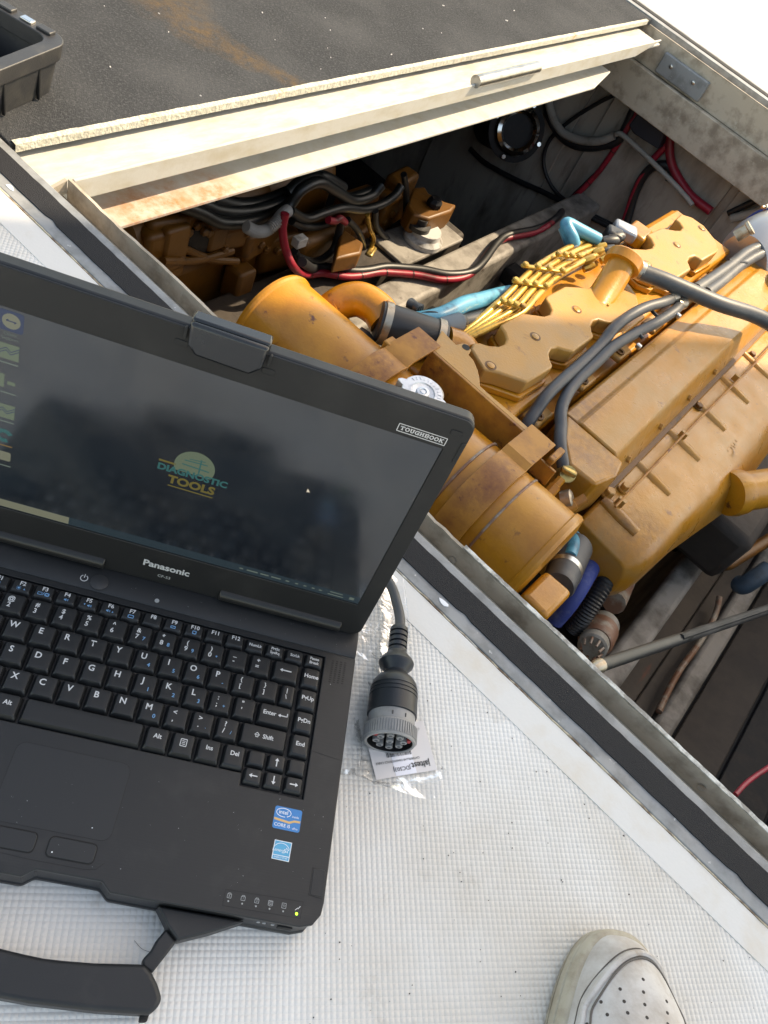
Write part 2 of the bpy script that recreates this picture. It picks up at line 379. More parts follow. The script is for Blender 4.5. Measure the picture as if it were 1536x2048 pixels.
def add_blobs(m, blobs, col, lo=.06, hi=.9, nscale=26, warp=.05, wscale=14):
    """irregular stain patches at fixed places on a surface: (x, y, half length, half width, degrees)"""
    t = m.node_tree; N = t.nodes; L = t.links; b = N["Principled BSDF"]
    tc = N.new("ShaderNodeTexCoord"); src = b.inputs["Base Color"].links[0].from_socket
    sep = N.new("ShaderNodeVectorMath"); sep.operation = 'MULTIPLY'; sep.inputs[1].default_value = (1, 1, 0); L.new(tc.outputs["Object"], sep.inputs[0])
    nz = N.new("ShaderNodeTexNoise"); nz.inputs["Scale"].default_value = nscale; nz.inputs["Detail"].default_value = 9; nz.inputs["Roughness"].default_value = .75
    L.new(tc.outputs["Object"], nz.inputs["Vector"])
    wn = N.new("ShaderNodeTexNoise"); wn.inputs["Scale"].default_value = wscale; wn.inputs["Detail"].default_value = 4; L.new(tc.outputs["Object"], wn.inputs["Vector"])
    sb = N.new("ShaderNodeVectorMath"); sb.operation = 'SUBTRACT'; sb.inputs[1].default_value = (.5, .5, .5); L.new(wn.outputs["Color"], sb.inputs[0])
    ws = N.new("ShaderNodeVectorMath"); ws.operation = 'SCALE'; ws.inputs["Scale"].default_value = warp; L.new(sb.outputs[0], ws.inputs[0])
    ad = N.new("ShaderNodeVectorMath"); ad.operation = 'ADD'; L.new(sep.outputs[0], ad.inputs[0]); L.new(ws.outputs[0], ad.inputs[1])
    fac = None
    for (x, y, hl, hw, ang) in blobs:
        mp = N.new("ShaderNodeMapping"); mp.vector_type = 'TEXTURE'
        mp.inputs["Location"].default_value = (x, y, 0); mp.inputs["Rotation"].default_value = (0, 0, RAD(ang)); mp.inputs["Scale"].default_value = (hl, hw, 1)
        L.new(ad.outputs[0], mp.inputs[0])
        ln = N.new("ShaderNodeVectorMath"); ln.operation = 'LENGTH'; L.new(mp.outputs[0], ln.inputs[0])
        mr = N.new("ShaderNodeMapRange"); mr.inputs[1].default_value = 1.25; mr.inputs[2].default_value = .35; mr.inputs[3].default_value = 0; mr.inputs[4].default_value = 1; mr.clamp = True
        L.new(ln.outputs["Value"], mr.inputs[0])
        if fac is None: fac = mr.outputs[0]
        else:
            mx = N.new("ShaderNodeMath"); mx.operation = 'MAXIMUM'; L.new(fac, mx.inputs[0]); L.new(mr.outputs[0], mx.inputs[1]); fac = mx.outputs[0]
    n2 = N.new("ShaderNodeMapRange"); n2.inputs[1].default_value = .36; n2.inputs[2].default_value = .62; n2.inputs[3].default_value = lo; n2.inputs[4].default_value = hi; L.new(nz.outputs["Fac"], n2.inputs[0])
    ml = N.new("ShaderNodeMath"); ml.operation = 'MULTIPLY'; L.new(fac, ml.inputs[0]); L.new(n2.outputs[0], ml.inputs[1])
    mx = N.new("ShaderNodeMix"); mx.data_type = 'RGBA'; L.new(ml.outputs[0], mx.inputs[0]); L.new(src, mx.inputs[6]); mx.inputs[7].default_value = (*col, 1)
    L.new(mx.outputs[2], b.inputs["Base Color"])
    return m
add_blobs(M['cream_rust'], [(-.525, .47, .06, .10, 0), (-.52, .58, .05, .06, 0)], (.40, .15, .035), .1, .95, 30, .04)

add_blobs(M['yellow_worn'], [(.10, .765, .06, .05, 0), (.155, .79, .05, .03, 0), (.05, .84, .03, .09, 0), (.24, .80, .06, .05, 30)], (.20, .075, .022), .0, .8, 60, .03, 30)
add_blobs(M['yellow_rusty'], [(.048, .54, .03, .06, 0), (-.168, .55, .03, .05, 0), (-.14, .66, .05, .03, 0)], (.17, .05, .016), .0, .85, 90, .03, 30)
# ================================================================ the setting
# ---- water round the boat
o = MB().span((-400, -400, -1.45), (400, 400, -1.40)).build('water', 'water'); structure(o)

# ---- near deck: moulded non-skid (rows of tiny frusta 4.2 mm apart), plain moulded border, plain sheet beyond
PITCH = 0.0042; ANG = RAD(44.0)
ca, sa = math.cos(ANG), math.sin(ANG)
lc, ls = math.cos(RAD(35.2)), math.sin(RAD(35.2))
I, J = np.meshgrid(np.arange(-260, 261), np.arange(-200, 201), indexing='ij')
cx = (I * ca - J * sa) * PITCH; cy = (I * sa + J * ca) * PITCH
lx = cx * lc + cy * ls; ly = -cx * ls + cy * lc            # laptop frame
keep = (cx > -.74) & (cx < .80) & (cy > -.40) & (cy < .2225) & ~((abs(lx) < .158) & (ly < .055) & (ly > -.150))
I = I[keep]; J = J[keep]; n = len(I)
hb, ht, zt = .5 * PITCH, .20 * PITCH, 0.00065
loc = np.array([(-hb, -hb, 0), (hb, -hb, 0), (hb, hb, 0), (-hb, hb, 0), (-ht, -ht, zt), (ht, -ht, zt), (ht, ht, zt), (-ht, ht, zt)])
px_ = I[:, None] * PITCH + loc[None, :, 0]; py_ = J[:, None] * PITCH + loc[None, :, 1]
V = np.stack([px_ * ca - py_ * sa, px_ * sa + py_ * ca, np.broadcast_to(loc[None, :, 2], px_.shape)], -1).reshape(-1, 3)
q = np.array([(4, 5, 6, 7), (0, 1, 5, 4), (1, 2, 6, 5), (2, 3, 7, 6), (3, 0, 4, 7)])
F = (np.arange(n)[:, None, None] * 8 + q[None]).reshape(-1, 4)
me = bpy.data.meshes.new('deck_nonskid')
me.vertices.add(len(V)); me.vertices.foreach_set('co', V.ravel().astype('f4'))
me.loops.add(F.size); me.loops.foreach_set('vertex_index', F.ravel().astype('i4'))
me.polygons.add(len(F)); me.polygons.foreach_set('loop_start', np.arange(0, F.size, 4, dtype='i4'))
me.update(calc_edges=True); me.materials.append(M['gelcoat'])
deck = MB().span((-7, -7, -.06), (7, .2555, -.0001)).build('deck', 'gelcoat'); structure(deck)
nonskid = bpy.data.objects.new('deck_nonskid', me); COL.objects.link(nonskid); nonskid.parent = deck; nonskid['kind'] = 'stuff'
edge = MB().span((-3.2, .2215, .0), (3.2, .2545, .0010)).build('deck_edge', 'band', deck, bevel=.0008)
fdeck = MB().span((-7, 2.262, -.06), (7, 8, .004)).build('far_deck', 'gelcoat'); structure(fdeck)
sdeck = MB().span((1.02, .31, -.05), (7, 2.2, .002)).build('side_deck', 'gelcoat'); structure(sdeck)

# ---- engine bay shell
o = MB().span((-2.7, .12, -.98), (1.6, 2.6, -.93)).build('bilge_floor', 'bilge_black'); structure(o)
o = MB().span((-2.7, 2.285, -.95), (1.6, 2.33, -.06)).build('bulkhead', 'hull'); structure(o); bulk = o
for x0 in (-1.12, -.62, -.16, .30):                                   # planks of the bulkhead, thin battens between
    MB().span((x0, 2.272, -.93), (x0 + .435, 2.2845, -.20)).build('plank', 'hull', bulk, bevel=.003)
o = MB().span((-2.7, .10, -.95), (1.6, .14, -.06)).build('near_bulkhead', 'hull'); structure(o)
o = MB().span((-2.74, .10, -.95), (-2.7, 2.33, -.06)).build('end_wall', 'hull'); structure(o)
o = MB().span((1.55, .10, -.95), (1.6, 2.33, -.06)).build('side_wall', 'hull'); structure(o)
# bilge boards and ledges on the right of the engine
for k, (x0, x1, z) in enumerate(((.425, .485, -.66), (.490, .535, -.68))):
    o = MB().span((x0, .16, z - .03), (x1, 2.25, z)).build('bilge_board', 'bilge', bevel=.004)
    structure(o)
o = MB().span((.54, .16, -.75), (.585, 2.25, -.665)).build('bilge_ledge', 'stringer', bevel=.01); structure(o)
o = MB().add([(.585, .16, -.72), (1.3, .16, -.50), (1.3, 2.25, -.50), (.585, 2.25, -.72), (.585, .16, -.76), (1.3, .16, -.54), (1.3, 2.25, -.54), (.585, 2.25, -.76)],
             [(0, 1, 2, 3), (7, 6, 5, 4), (0, 4, 5, 1), (1, 5, 6, 2), (2, 6, 7, 3), (3, 7, 4, 0)]).build('hull_side', 'bilge_black'); structure(o)
for k in range(5):
    x0 = .60 + .105 * k; z0 = -.718 + (x0 - .585) * .3077; z1 = z0 + .098 * .3077
    MB().add([(x0, .16, z0 + .003), (x0 + .098, .16, z1 + .003), (x0 + .098, 2.25, z1 + .003), (x0, 2.25, z0 + .003), (x0, .16, z0 + .012), (x0 + .098, .16, z1 + .012), (x0 + .098, 2.25, z1 + .012), (x0, 2.25, z0 + .012)], [(3, 2, 1, 0), (4, 5, 6, 7), (0, 1, 5, 4), (1, 2, 6, 5), (2, 3, 7, 6), (3, 0, 4, 7)]).build('plank', 'bilge' if k < 1 else 'bilge_black', o, bevel=.003)

def stringer(x0, x1, label, y1=2.27):
    o = MB().span((x0, .15, -.93), (x1, y1, -.50)).build('engine_stringer', 'stringer', bevel=.012, seg=3)
    tag(o, label, 'beam', 'engine bed stringers'); return o
stringer(.362, .414, 'grubby white bed stringer running below the right side of the yellow engine')
stringer(-.560, -.474, 'grubby white bed stringer between the two engines, crossed by the red cable')
stringer(-.700, -.585, 'wide dark bed stringer carrying the white rubber mount of the shaded engine', 1.64)['x'] = 0
o = bpy.data.objects['engine_stringer.002']; del o['x']; o.data.materials[0] = M['bilge']

# ---- near coaming: aluminium top plate with grit tape, gutter, upstand
c = wthing('hatch_coaming', 'near aluminium hatch coaming with black grit tape and stained gutter', 'hatch frame', (0, .28, 0))
MB().span((-3.1, .2565, -.012), (1.4, .310, .0020)).build('top_plate', 'alum', c, bevel=.0012)
mb = MB(); P = []; Q = []
for k in range(0, 451):
    x = -3.1 + .01 * k
    P.append((x, .2712 + rnd.uniform(-.0004, .0004) + (.0022 if rnd.random() < .03 else 0)))
    Q.append((x, .2988 + rnd.uniform(-.0004, .0004)))
vs = [(x, y, z) for z in (.0021, .0033) for x, y in P + Q]; m_ = len(P); fs = []
for k in range(m_ - 1):
    fs += [(2 * m_ + k, 2 * m_ + k + 1, 3 * m_ + k + 1, 3 * m_ + k), (k, k + 1, 2 * m_ + k + 1, 2 * m_ + k), (m_ + k + 1, m_ + k, 3 * m_ + k, 3 * m_ + k + 1)]
mb.add(vs, fs).build('grit_tape', 'grip', c, angle=20)
MB().span((-3.1, .306, -.10), (1.4, .3098, -.0125)).build('coaming_wall', 'alum_dirty', c)
MB().span((-3.1, .3100, -.032), (1.4, .3375, -.028)).build('gutter', 'alum_dirty', c)
# upstand: pitted plate with a bright irregular rim
mb = MB(); xs = [-.540 + .012 * k for k in range(int(1.94 / .012) + 1)]
vs = []
for x in xs:
    zt_ = -.0015 + .0012 * math.sin(x * 31) * rnd.random() + rnd.uniform(-.0006, .0006)
    vs += [(x, .3380, -.032), (x, .3380, zt_), (x, .3418, zt_), (x, .3418, -.032)]
fs = []
for k in range(len(xs) - 1):
    for q_ in range(4): fs.append((4 * k + q_, 4 * k + (q_ + 1) % 4, 4 * k + 4 + (q_ + 1) % 4, 4 * k + 4 + q_))
fs += [(0, 1, 2, 3), tuple(4 * (len(xs) - 1) + q_ for q_ in (3, 2, 1, 0))]
ups = mb.add(vs, fs).build('upstand', 'alum_dirty', c)
mb = MB(); vs = []
xs = [.10 + .006 * k for k in range(200)]
for x in xs:
    wob = rnd.uniform(-.0003, .0003)
    vs += [(x, .3376 + wob, -.0006), (x, .3376 + wob, .0004 + rnd.uniform(0, .0005)), (x, .3424 + wob + rnd.uniform(0, .0006), .0003 + rnd.uniform(0, .0005)), (x, .3424, -.0012)]
fs = []
for k in range(len(xs) - 1):
    for q_ in range(4): fs.append((4 * k + q_, 4 * k + (q_ + 1) % 4, 4 * k + 4 + (q_ + 1) % 4, 4 * k + 4 + q_))
mb.add(vs, fs).build('rim', 'paint_chip', ups)
for p in ((0.4264, 0.3376, -0.0166), (0.0991, 0.3376, -0.0251)):
    MB().lathe((p[0], .3376, max(p[2], -.024)), (0, -1, 0), [(0, .0042), (.0015, .0042), (.0022, .0028)], 14).build('screw', 'steel', ups)
# grimy bead between deck and plate
mb = MB(); path = []; rr = []
for k in range(0, 380):
    x = -1.6 + .0075 * k
    path.append((x, .2555 + rnd.uniform(-.0004, .0004) + .0004 * math.sin(x * 23), .0006 + rnd.uniform(-.0004, .0004)))
mb.tube(path, .0012, 6, 1).build('sealant_bead', 'sealant', c)
# chips of white paint at the tape edge
for (x, y, z) in ((0.1273, 0.2657, 0.0040), (-0.3656, 0.2517, 0.0040), (-0.5446, 0.2655, 0.0040)):
    pts = [(x + .0045 * math.cos(t) * (1 + .5 * rnd.random()), y + .0022 * math.sin(t) * (1 + .6 * rnd.random())) for t in np.linspace(0, 6.0, 9)]
    MB().prism(pts, .0021, .0027).build('paint_chip', 'st_white', c)

# ---- far coaming
c = wthing('hatch_coaming', 'far hatch coaming with weathered grey inner faces below the bright white deck', 'hatch frame', (0, 2.2, 0))
MB().span((-3.1, 2.196, -.012), (1.4, 2.2600, .0055)).build('top_plate', 'alum', c, bevel=.0012)
MB().span((-3.1, 2.218, .0056), (1.4, 2.240, .0068)).build('grit_tape', 'grip', c)
MB().span((-3.1, 2.164, -.032), (1.4, 2.1955, -.028)).build('gutter', 'alum_dirty', c)
MB().span((-.60, 2.160, -.085), (1.4, 2.1635, -.0005)).build('upstand', 'alum_dirty', c)
MB().span((-2.6, 2.140, -.185), (1.4, 2.159, -.0855)).build('beam', 'alum_dirty', c, bevel=.003)
MB().span((-2.6, 2.1955, -.20), (1.4, 2.199, -.0125)).build('coaming_wall', 'alum_dirty', c)
br = wthing('latch_plate', 'small bare metal plate bolted to the far coaming below its edge', 'plate', (-.45, 2.15, -.06))
MB().span((-.520, 2.1455, -.078), (-.375, 2.1595, -.026)).build('plate', 'alum', br, bevel=.003)
for x in (-.486, -.412):
    MB().lathe((x, 2.1453, -.046), (0, -1, 0), [(0, .005), (.003, .005), (.004, .003)], 12).build('bolt', 'steel', br)

# ---- cross beam carrying the panel edge
c = wthing('hatch_crossbeam', 'long cream painted channel beam along the carpet panel, rust stained near its end', 'beam', (-.56, 1.2, -.06))
MB().span((-.640, .3115, -.0215), (-.5405, 2.135, -.0165)).build('channel_floor', 'cream', c, bevel=.001)
mb = MB()
mb.add([(-.5400, .3435, -.030), (-.5400, 1.985, -.030), (-.5400, 2.112, -.001), (-.5400, .3435, -.001),
        (-.5345, .3435, -.030), (-.5345, 1.985, -.030), (-.5345, 2.112, -.001), (-.5345, .3435, -.001)],
       [(0, 1, 2, 3), (7, 6, 5, 4), (0, 4, 5, 1), (1, 5, 6, 2), (2, 6, 7, 3), (3, 7, 4, 0)]).build('lip', 'cream', c, bevel=.0012)
MB().span((-.582, .345, -.064), (-.577, 1.95, -.0220)).build('web', 'cream', c)
mb = MB()
mb.prism([(-.62, .345), (-.511, .345), (-.511, 1.76), (-.545, 1.905), (-.62, 1.905)], -.0695, -.0645).build('flange', 'cream_rust', c, bevel=.001)
MB().add([(-.5395, .3120, -.0163), (-.5395, .3370, -.0163), (-.5395, .3370, -.002), (-.5395, .3120, -.010), (-.5445, .3120, -.0163), (-.5445, .3370, -.0163), (-.5445, .3370, -.002), (-.5445, .3120, -.010)],
         [(0, 1, 2, 3), (7, 6, 5, 4), (0, 4, 5, 1), (1, 5, 6, 2), (2, 6, 7, 3), (3, 7, 4, 0)]).build('lip_end', 'alum_dirty', c)
# pipe handle on the lip
h = MB(); p0 = Vector((-0.5264, 1.2230, -0.0020)); p1 = Vector((-0.5228, 1.4574, -0.0020)); p0.x = p1.x = -.5375
h.lathe((p0.x, p0.y, .004), (0, 1, 0), [(0, .0085), (0, .0115), (p1.y - p0.y, .0115), (p1.y - p0.y, .0085)], 20, True, True)
h.build('pull_handle', 'pull', c)

import mathutils
# ---- carpeted hatch panel
c = wthing('hatch_cover', 'big dark carpeted hatch panel with a brown worn patch and torn foam edge', 'hatch cover', (-1.6, 1.25, 0))
mb = MB(); NX, NY = 60, 60; vs = []; fs = []
mb.span((-3.0, .3125, -.010), (-.6135, 2.192, .0035))
carpet = mb.build('carpet', None, c, bevel=.002)
MB().span((-3.0, .3130, -.0164), (-.6235, 2.190, -.0102)).build('panel_core', 'panel_side', c)
mb = MB(); ys = np.linspace(.316, 2.16, 620); vs = []
for y in ys:
    nz_ = lambda f_, o_: .5 + .5 * (mathutils.noise.noise(Vector((y * f_, o_, 0))) * .7 + mathutils.noise.noise(Vector((y * f_ * 3.7, o_, 5))) * .5)
    a, b_, d = .0030 * nz_(22, 1), .0014 * nz_(45, 2), .0018 * nz_(30, 3)
    vs += [(-.6134 - .002 - a, y, .0036), (-.6134 - .001 - a, y, .0046 + b_), (-.6085 + d, y, .0040 + b_ * .6), (-.6090 + d, y, -.0052 - b_), (-.6134, y, -.0062)]
fs = []
for k in range(len(ys) - 1):
    for q_ in range(5): fs.append((5 * k + q_, 5 * k + (q_ + 1) % 5, 5 * k + 5 + (q_ + 1) % 5, 5 * k + 5 + q_))
mb.add(vs, fs).build('foam_edge', 'foam', c)

M['carpet'] = mat('charcoal carpet', (0.052, 0.055, 0.060), 0.95, dirt=((0.082, 0.085, 0.090), 7, .42, .70), dirt2=((0.115, 0.117, 0.12), 260, .50, .70), bump=(900, 1.0, .004), bump2=(160, .35, .004), spec=.15)
add_blobs(M['carpet'], [(-.875, .765, .080, .075, -10), (-.785, .758, .065, .045, 10), (-.705, .778, .065, .032, 22), (-.640, .806, .036, .026, 25)], (.165, .108, .058), .0, .85, 55, .075)
carpet.data.materials.append(M['carpet'])

# ---- unseen hardtop, shaped and placed to cast the shade on the near deck
ph = RAD(60.5); e = Vector((math.cos(ph), math.sin(ph), 0)); nn = Vector((-e.y, e.x, 0))
c = thing('hardtop_canopy', 'unseen white hardtop roof on tall posts, shaped to shade the near deck, above the picture', 'canopy', tuple(e * 3.4), ph)
MB().span((-1.7, -.75, 3.0), (1.9, .905, 3.06)).build('roof', 'canopy', c, bevel=.02)
for x, y in ((-1.6, -.65), (1.8, -.65), (1.8, .75)):
    MB().lathe((x, y, .001), (0, 0, 1), [(0, .03), (2.999, .03)], 16).build('post', 'canopy', c)

# lint and crumbs on the carpet
mb = MB()
for _ in range(45):
    x = rnd.uniform(-1.0, -.63); y = rnd.uniform(.33, 1.9); r_ = rnd.uniform(.0003, .0009) * (1 + max(0, y - .8)); a0 = rnd.uniform(0, 3.1); k_ = rnd.uniform(1, 2.5)
    mb.prism([(x + r_ * (k_ * math.cos(t) * math.cos(a0) - math.sin(t) * math.sin(a0)), y + r_ * (k_ * math.cos(t) * math.sin(a0) + math.sin(t) * math.cos(a0))) for t in np.linspace(0, 5.2, 6)], .0036, .0046)
o = mb.build('carpet_lint', 'paper'); o['kind'] = 'stuff'; tag(o, 'pale crumbs of lint scattered on the dark carpet', 'lint')
# ================================================================ laptop (local millimetres -> metres; x right, y away from the user)
mm = .001
LT = thing('laptop', 'open black rugged laptop with carry handle standing on the white deck', 'laptop', (0, 0, 0), RAD(35.2))
def sc(P): return [tuple(c * mm for c in p) for p in P]
def lprism(poly, z0, z1): return MB().prism(sc(poly), z0 * mm, z1 * mm)

front = []
half = [(0, -159.2), (20.9, -159.2), (27.6, -164.8), (60, -165.0), (119, -164.8), (154, -164.8), (163, -162.0), (168, -155), (169, -147), (169.4, 63.5)]
base_out = half + [(-x, y) for x, y in half[::-1] if x]
lprism(base_out, 1.0, 8).build('base_shell', 'shell', LT, bevel=.0016)
lprism([(x * .996, y * .996 + .1) for x, y in base_out], 8.02, 26.9).build('base_body', 'shell', LT, bevel=.001)
tray_in = [(-144, 38.2), (143.2, 38.2), (143.2, -80.6), (95.0, -80.6), (95.0, -71.2), (-144, -71.2)]
top_out = [(x, min(y, 43.0)) for x, y in base_out]
mb = MB().ring(sc(top_out), sc(tray_in), 27.0 * mm, 31.4 * mm)
mb.build('palm_rest', 'shell_lines', LT, bevel=.0007)
lprism([(-143.8, 38), (143, 38), (143, -80.4), (95.2, -80.4), (95.2, -71), (-143.8, -71)], 27.05, 28.6).build('keyboard_well', 'tray', LT)
# raised hinge cover with sloped front
prof = [(43.1, 27.0), (43.1, 31.5), (47.5, 33.5), (61.0, 33.5), (72.0, 31.9), (72.0, 20.0)]
vs = [(x * mm, y * mm, z * mm) for x in (-169.0, 169.0) for y, z in prof]
MB().add(vs, [(0, 1, 2, 3, 4, 5), (11, 10, 9, 8, 7, 6)] + [(k, (k + 1) % 6, 6 + (k + 1) % 6, 6 + k) for k in range(6)]).build('hinge_cover', 'shell', LT, bevel=.0008)
# seams on the right: corner door of the hinge cover, wrist piece
def seam(pts, w=.28, z=31.45, par=LT, name='seam', m='gap'):
    mb = MB()
    for p, q in zip(pts, pts[1:]):
        d = Vector((q[0] - p[0], q[1] - p[1])); 
        if d.length < 1e-6: continue
        nrm = Vector((-d.y, d.x)).normalized() * w / 2; dd = d.normalized() * w / 2
        P = [(p[0] + nrm.x - dd.x, p[1] + nrm.y - dd.y), (p[0] - nrm.x - dd.x, p[1] - nrm.y - dd.y), (q[0] - nrm.x + dd.x, q[1] - nrm.y + dd.y), (q[0] + nrm.x + dd.x, q[1] + nrm.y + dd.y)]
        mb.prism(sc(P), (z - .06) * mm, (z + .035) * mm)
    return mb.build(name, m, par)
seam([(144, 41.5), (151, 44.2 - 1.6), (165, 41.0), (166, 42.6)])
seam([(143.4, -43), (169, -45.6)], .3)
seam([(157.5, -126), (157.3, -144), (167, -145)], .35)
seam([(157.5, -126), (167, -126.5)], .35)
lprism(rrect(162.8, -135, 9, 17.5, 1.5), 31.4, 31.75).build('side_door', 'shell', LT, bevel=.0003)
# speaker slots
for r in range(11):
    for k in range(4):
        x = 150.3 + 3.55 * k + .12 * r * (-.3); y = 36.2 - 1.9 * r + .35 * k
        if y < 17.0 - .0: continue
        lprism(rrect(x, y, 2.0, .95, .4, 2), 31.36, 31.46).build('speaker_slot', 'gap', LT)

# ---- keys
KEYMESH = {}
def keycap(wd, hg, lo, hi, ins):
    key = (round(wd, 1), round(hg, 1), lo, hi, ins)
    if key in KEYMESH: return KEYMESH[key]
    b0 = rrect(0, 0, wd, hg, 1.3, 3); t0 = rrect(0, .55, wd - 2 * ins, hg - 1.7 * ins, 1.6, 3); m0 = rrect(0, .0, wd - .2, hg - .2, 1.3, 3)
    n = len(b0); vs = [(x, y, lo) for x, y in b0] + [(x, y, lo + (hi - lo) * .28) for x, y in m0] + [(x, y, hi) for x, y in t0]
    t1 = [(x * .93, (y - .55) * .93 + .55) for x, y in t0]; vs += [(x, y, hi + .12) for x, y in t1]
    vs += [(x * .5, y * .5, hi - .02) for x, y in t1]
    fs = []
    for l in range(4):
        for k in range(n): fs.append((l * n + k, l * n + (k + 1) % n, (l + 1) * n + (k + 1) % n, (l + 1) * n + k))
    fs.append(tuple(range(4 * n, 5 * n))); fs.append(tuple(range(n - 1, -1, -1)))
    mb = MB().add(sc(vs), fs); me = mb.mesh('keycap'); me.materials.append(M['keycap'])
    me.polygons.foreach_set("use_smooth", [True] * len(me.polygons)); me.set_sharp_from_angle(angle=RAD(42))
    KEYMESH[key] = me
    return me
def shape(par, polys, m, z, name='legend'):
    mb = MB()
    for P in polys: mb.prism(sc(P), z * mm, (z + .05) * mm)
    return mb.build(name, m, par)
def bar(x0, y0, x1, y1, w):
    d = Vector((x1 - x0, y1 - y0)); nrm = Vector((-d.y, d.x)).normalized() * w / 2
    return [(x0 + nrm.x, y0 + nrm.y), (x0 - nrm.x, y0 - nrm.y), (x1 - nrm.x, y1 - nrm.y), (x1 + nrm.x, y1 + nrm.y)]
def arrow(x, y, dx, dy, L=6.0, w=.75, hw=1.5):
    d = Vector((dx, dy)).normalized(); nrm = Vector((-d.y, d.x)); a = Vector((x, y)) - d * L / 2; b_ = Vector((x, y)) + d * L / 2; c_ = b_ - d * 2.2
    return [bar(a.x, a.y, c_.x, c_.y, w), [tuple(b_), tuple(c_ + nrm * hw), tuple(c_ - nrm * hw)]]
KTOP = 34.0
def key(x, y, wd=19.05, hg=19.05, leg=(), small=False):
    ins = 1.6 if small else 2.0
    me = keycap(wd - 1.15, hg - 1.15, 28.7, 33.2 if small else 33.7, ins)
    o = bpy.data.objects.new('key', me); COL.objects.link(o); o.parent = LT; o.location = (x * mm, y * mm, 0)
    for (t, dx, dy, size, mt, *al) in leg:
        z = (33.36 if small else 33.86)
        if callable(t): shape(o, t(dx, dy), mt, z)
        else: text('legend', t, size * mm, mt, o, (dx * mm, dy * mm, (z + .04) * mm), bold=.02, align=(al[0] if al else 'CENTER'))
    return o
W_, B_ = 'legend', 'legend_blue'
SZ = 6.6
def sun_icon(x, y): 
    P = [[(x + .8 * math.cos(t), y + .8 * math.sin(t)) for t in np.linspace(0, 5.6, 8)]]
    for k in range(8):
        a = k * math.pi / 4; P.append(bar(x + 1.15 * math.cos(a), y + 1.15 * math.sin(a), x + 1.75 * math.cos(a), y + 1.75 * math.sin(a), .3))
    return P
def spk_icon(x, y): return [[(x - 1.2, y - .5), (x - .5, y - .5), (x + .4, y - 1.2), (x + .4, y + 1.2), (x - .5, y + .5), (x - 1.2, y + .5)], bar(x + 1.0, y - .6, x + 1.0, y + .6, .35), bar(x + 1.7, y - 1, x + 1.7, y + 1, .35)]
def tri_up(x, y): return [[(x - .7, y - .7), (x + .7, y - .7), (x, y + .8)]]
def tri_dn(x, y): return [[(x - .7, y + .7), (x + .7, y + .7), (x, y - .8)]]
def frame_icon(w_, h_, t_=.4):
    def g(x, y): return [bar(x - w_ / 2, y + h_ / 2, x + w_ / 2, y + h_ / 2, t_), bar(x - w_ / 2, y - h_ / 2, x + w_ / 2, y - h_ / 2, t_), bar(x - w_ / 2, y, x - w_ / 2 + .001, y, h_), bar(x + w_ / 2 - .001, y, x + w_ / 2, y, h_)] if False else \
        [bar(x - w_ / 2, y + h_ / 2, x + w_ / 2, y + h_ / 2, t_), bar(x - w_ / 2, y - h_ / 2, x + w_ / 2, y - h_ / 2, t_), bar(x - w_ / 2, y - h_ / 2, x - w_ / 2, y + h_ / 2, t_), bar(x + w_ / 2, y - h_ / 2, x + w_ / 2, y + h_ / 2, t_)]
    return g
def menu_icon(x, y): return frame_icon(4.4, 5.2, .55)(x, y) + [bar(x - 1.2, y + q, x + 1.2, y + q, .45) for q in (-1.2, 0, 1.2)]
# function row
FY = 30.6
frow = [('Esc', []), ('F1', [(sun_icon, 0, -1.6, 0, B_)]), ('F2', [(sun_icon, -1.6, -1.6, 0, B_), (tri_up, 2.6, -1.9, 0, B_)]), ('F3', [(frame_icon(3, 2), -2.6, -1.7, 0, B_), ('/', 0, -1.6, 3.6, B_), (frame_icon(2.6, 2, .9), 2.6, -1.7, 0, B_)]),
        ('F4', [(spk_icon, 0, -1.7, 0, B_)]), ('F5', [(tri_dn, -2.4, -1.4, 0, B_), (spk_icon, 1.0, -1.8, 0, B_)]), ('F6', [(spk_icon, -1.2, -1.8, 0, B_), (tri_up, 2.6, -2.0, 0, B_)]), ('F7', [(frame_icon(4, 2.2, .6), 0, -1.8, 0, B_)]), ('F8', []),
        ('F9', [(frame_icon(3.4, 1.7, .6), 0, -1.7, 0, B_)]), ('F10', [(frame_icon(2.6, 2.4, .7), 0.4, -1.7, 0, B_)]), ('F11', []), ('F12', [])]
for k, (t, ex) in enumerate(frow):
    key(-131.3 + 16.6 * k, FY, 16.6, 12.6, [(t, .2, 2.5, 4.7, W_)] + ex, True)
key(84.5, FY, 16.6, 12.6, [('NumLk', 0, .6, 3.4, W_)], True)
key(101.1, FY, 16.6, 12.6, [('PrtSc', 0, 2.0, 3.3, W_), ('SysRq', 0, -1.6, 3.3, W_)], True)
key(117.7, FY, 16.6, 12.6, [('ScrLk', 0, .6, 3.4, W_)], True)
key(134.3, FY, 16.6, 12.6, [('Pause', 0, 2.0, 3.3, W_), ('Break', 0, -1.6, 3.3, W_)], True)
# number row
P0 = 19.05
nums = ['~`', '!1', '@2', '#3', '$4', '%5', '^6', '&7', '*8', '(9', ')0', '_-', '+=']
for k, t in enumerate(nums):
    ex = []
    if t[1] in '789': ex = [(t[1], 2.8, -2.2, 4.3, B_)]
    if t[1] == '0': ex = [('*', 2.8, -2.4, 3.6, B_)]
    key(-136.8 + P0 * k, 14.8, leg=[(t[0], -2.2, 3.7, 5.2, W_), (t[1], -2.6, -1.5, 5.4, W_)] + ex)
key(113.0, 14.8, 23.2, 19.05, [(lambda x, y: arrow(x, y, -1, 0, 9.5, .9, 1.5), -.5, 1, 0, W_)])
def letters(s, x0, y, ex={}):
    for k, ch in enumerate(s):
        key(x0 + P0 * k, y, leg=[(ch, -2.4, 2.9, SZ, W_)] + ([(ex[ch], 2.6, -3.2, 4.3, B_)] if ch in ex else []))
letters('QWERTYUIOP', -108.25, -4.25, {'U': '4', 'I': '5', 'O': '6', 'P': '-'})
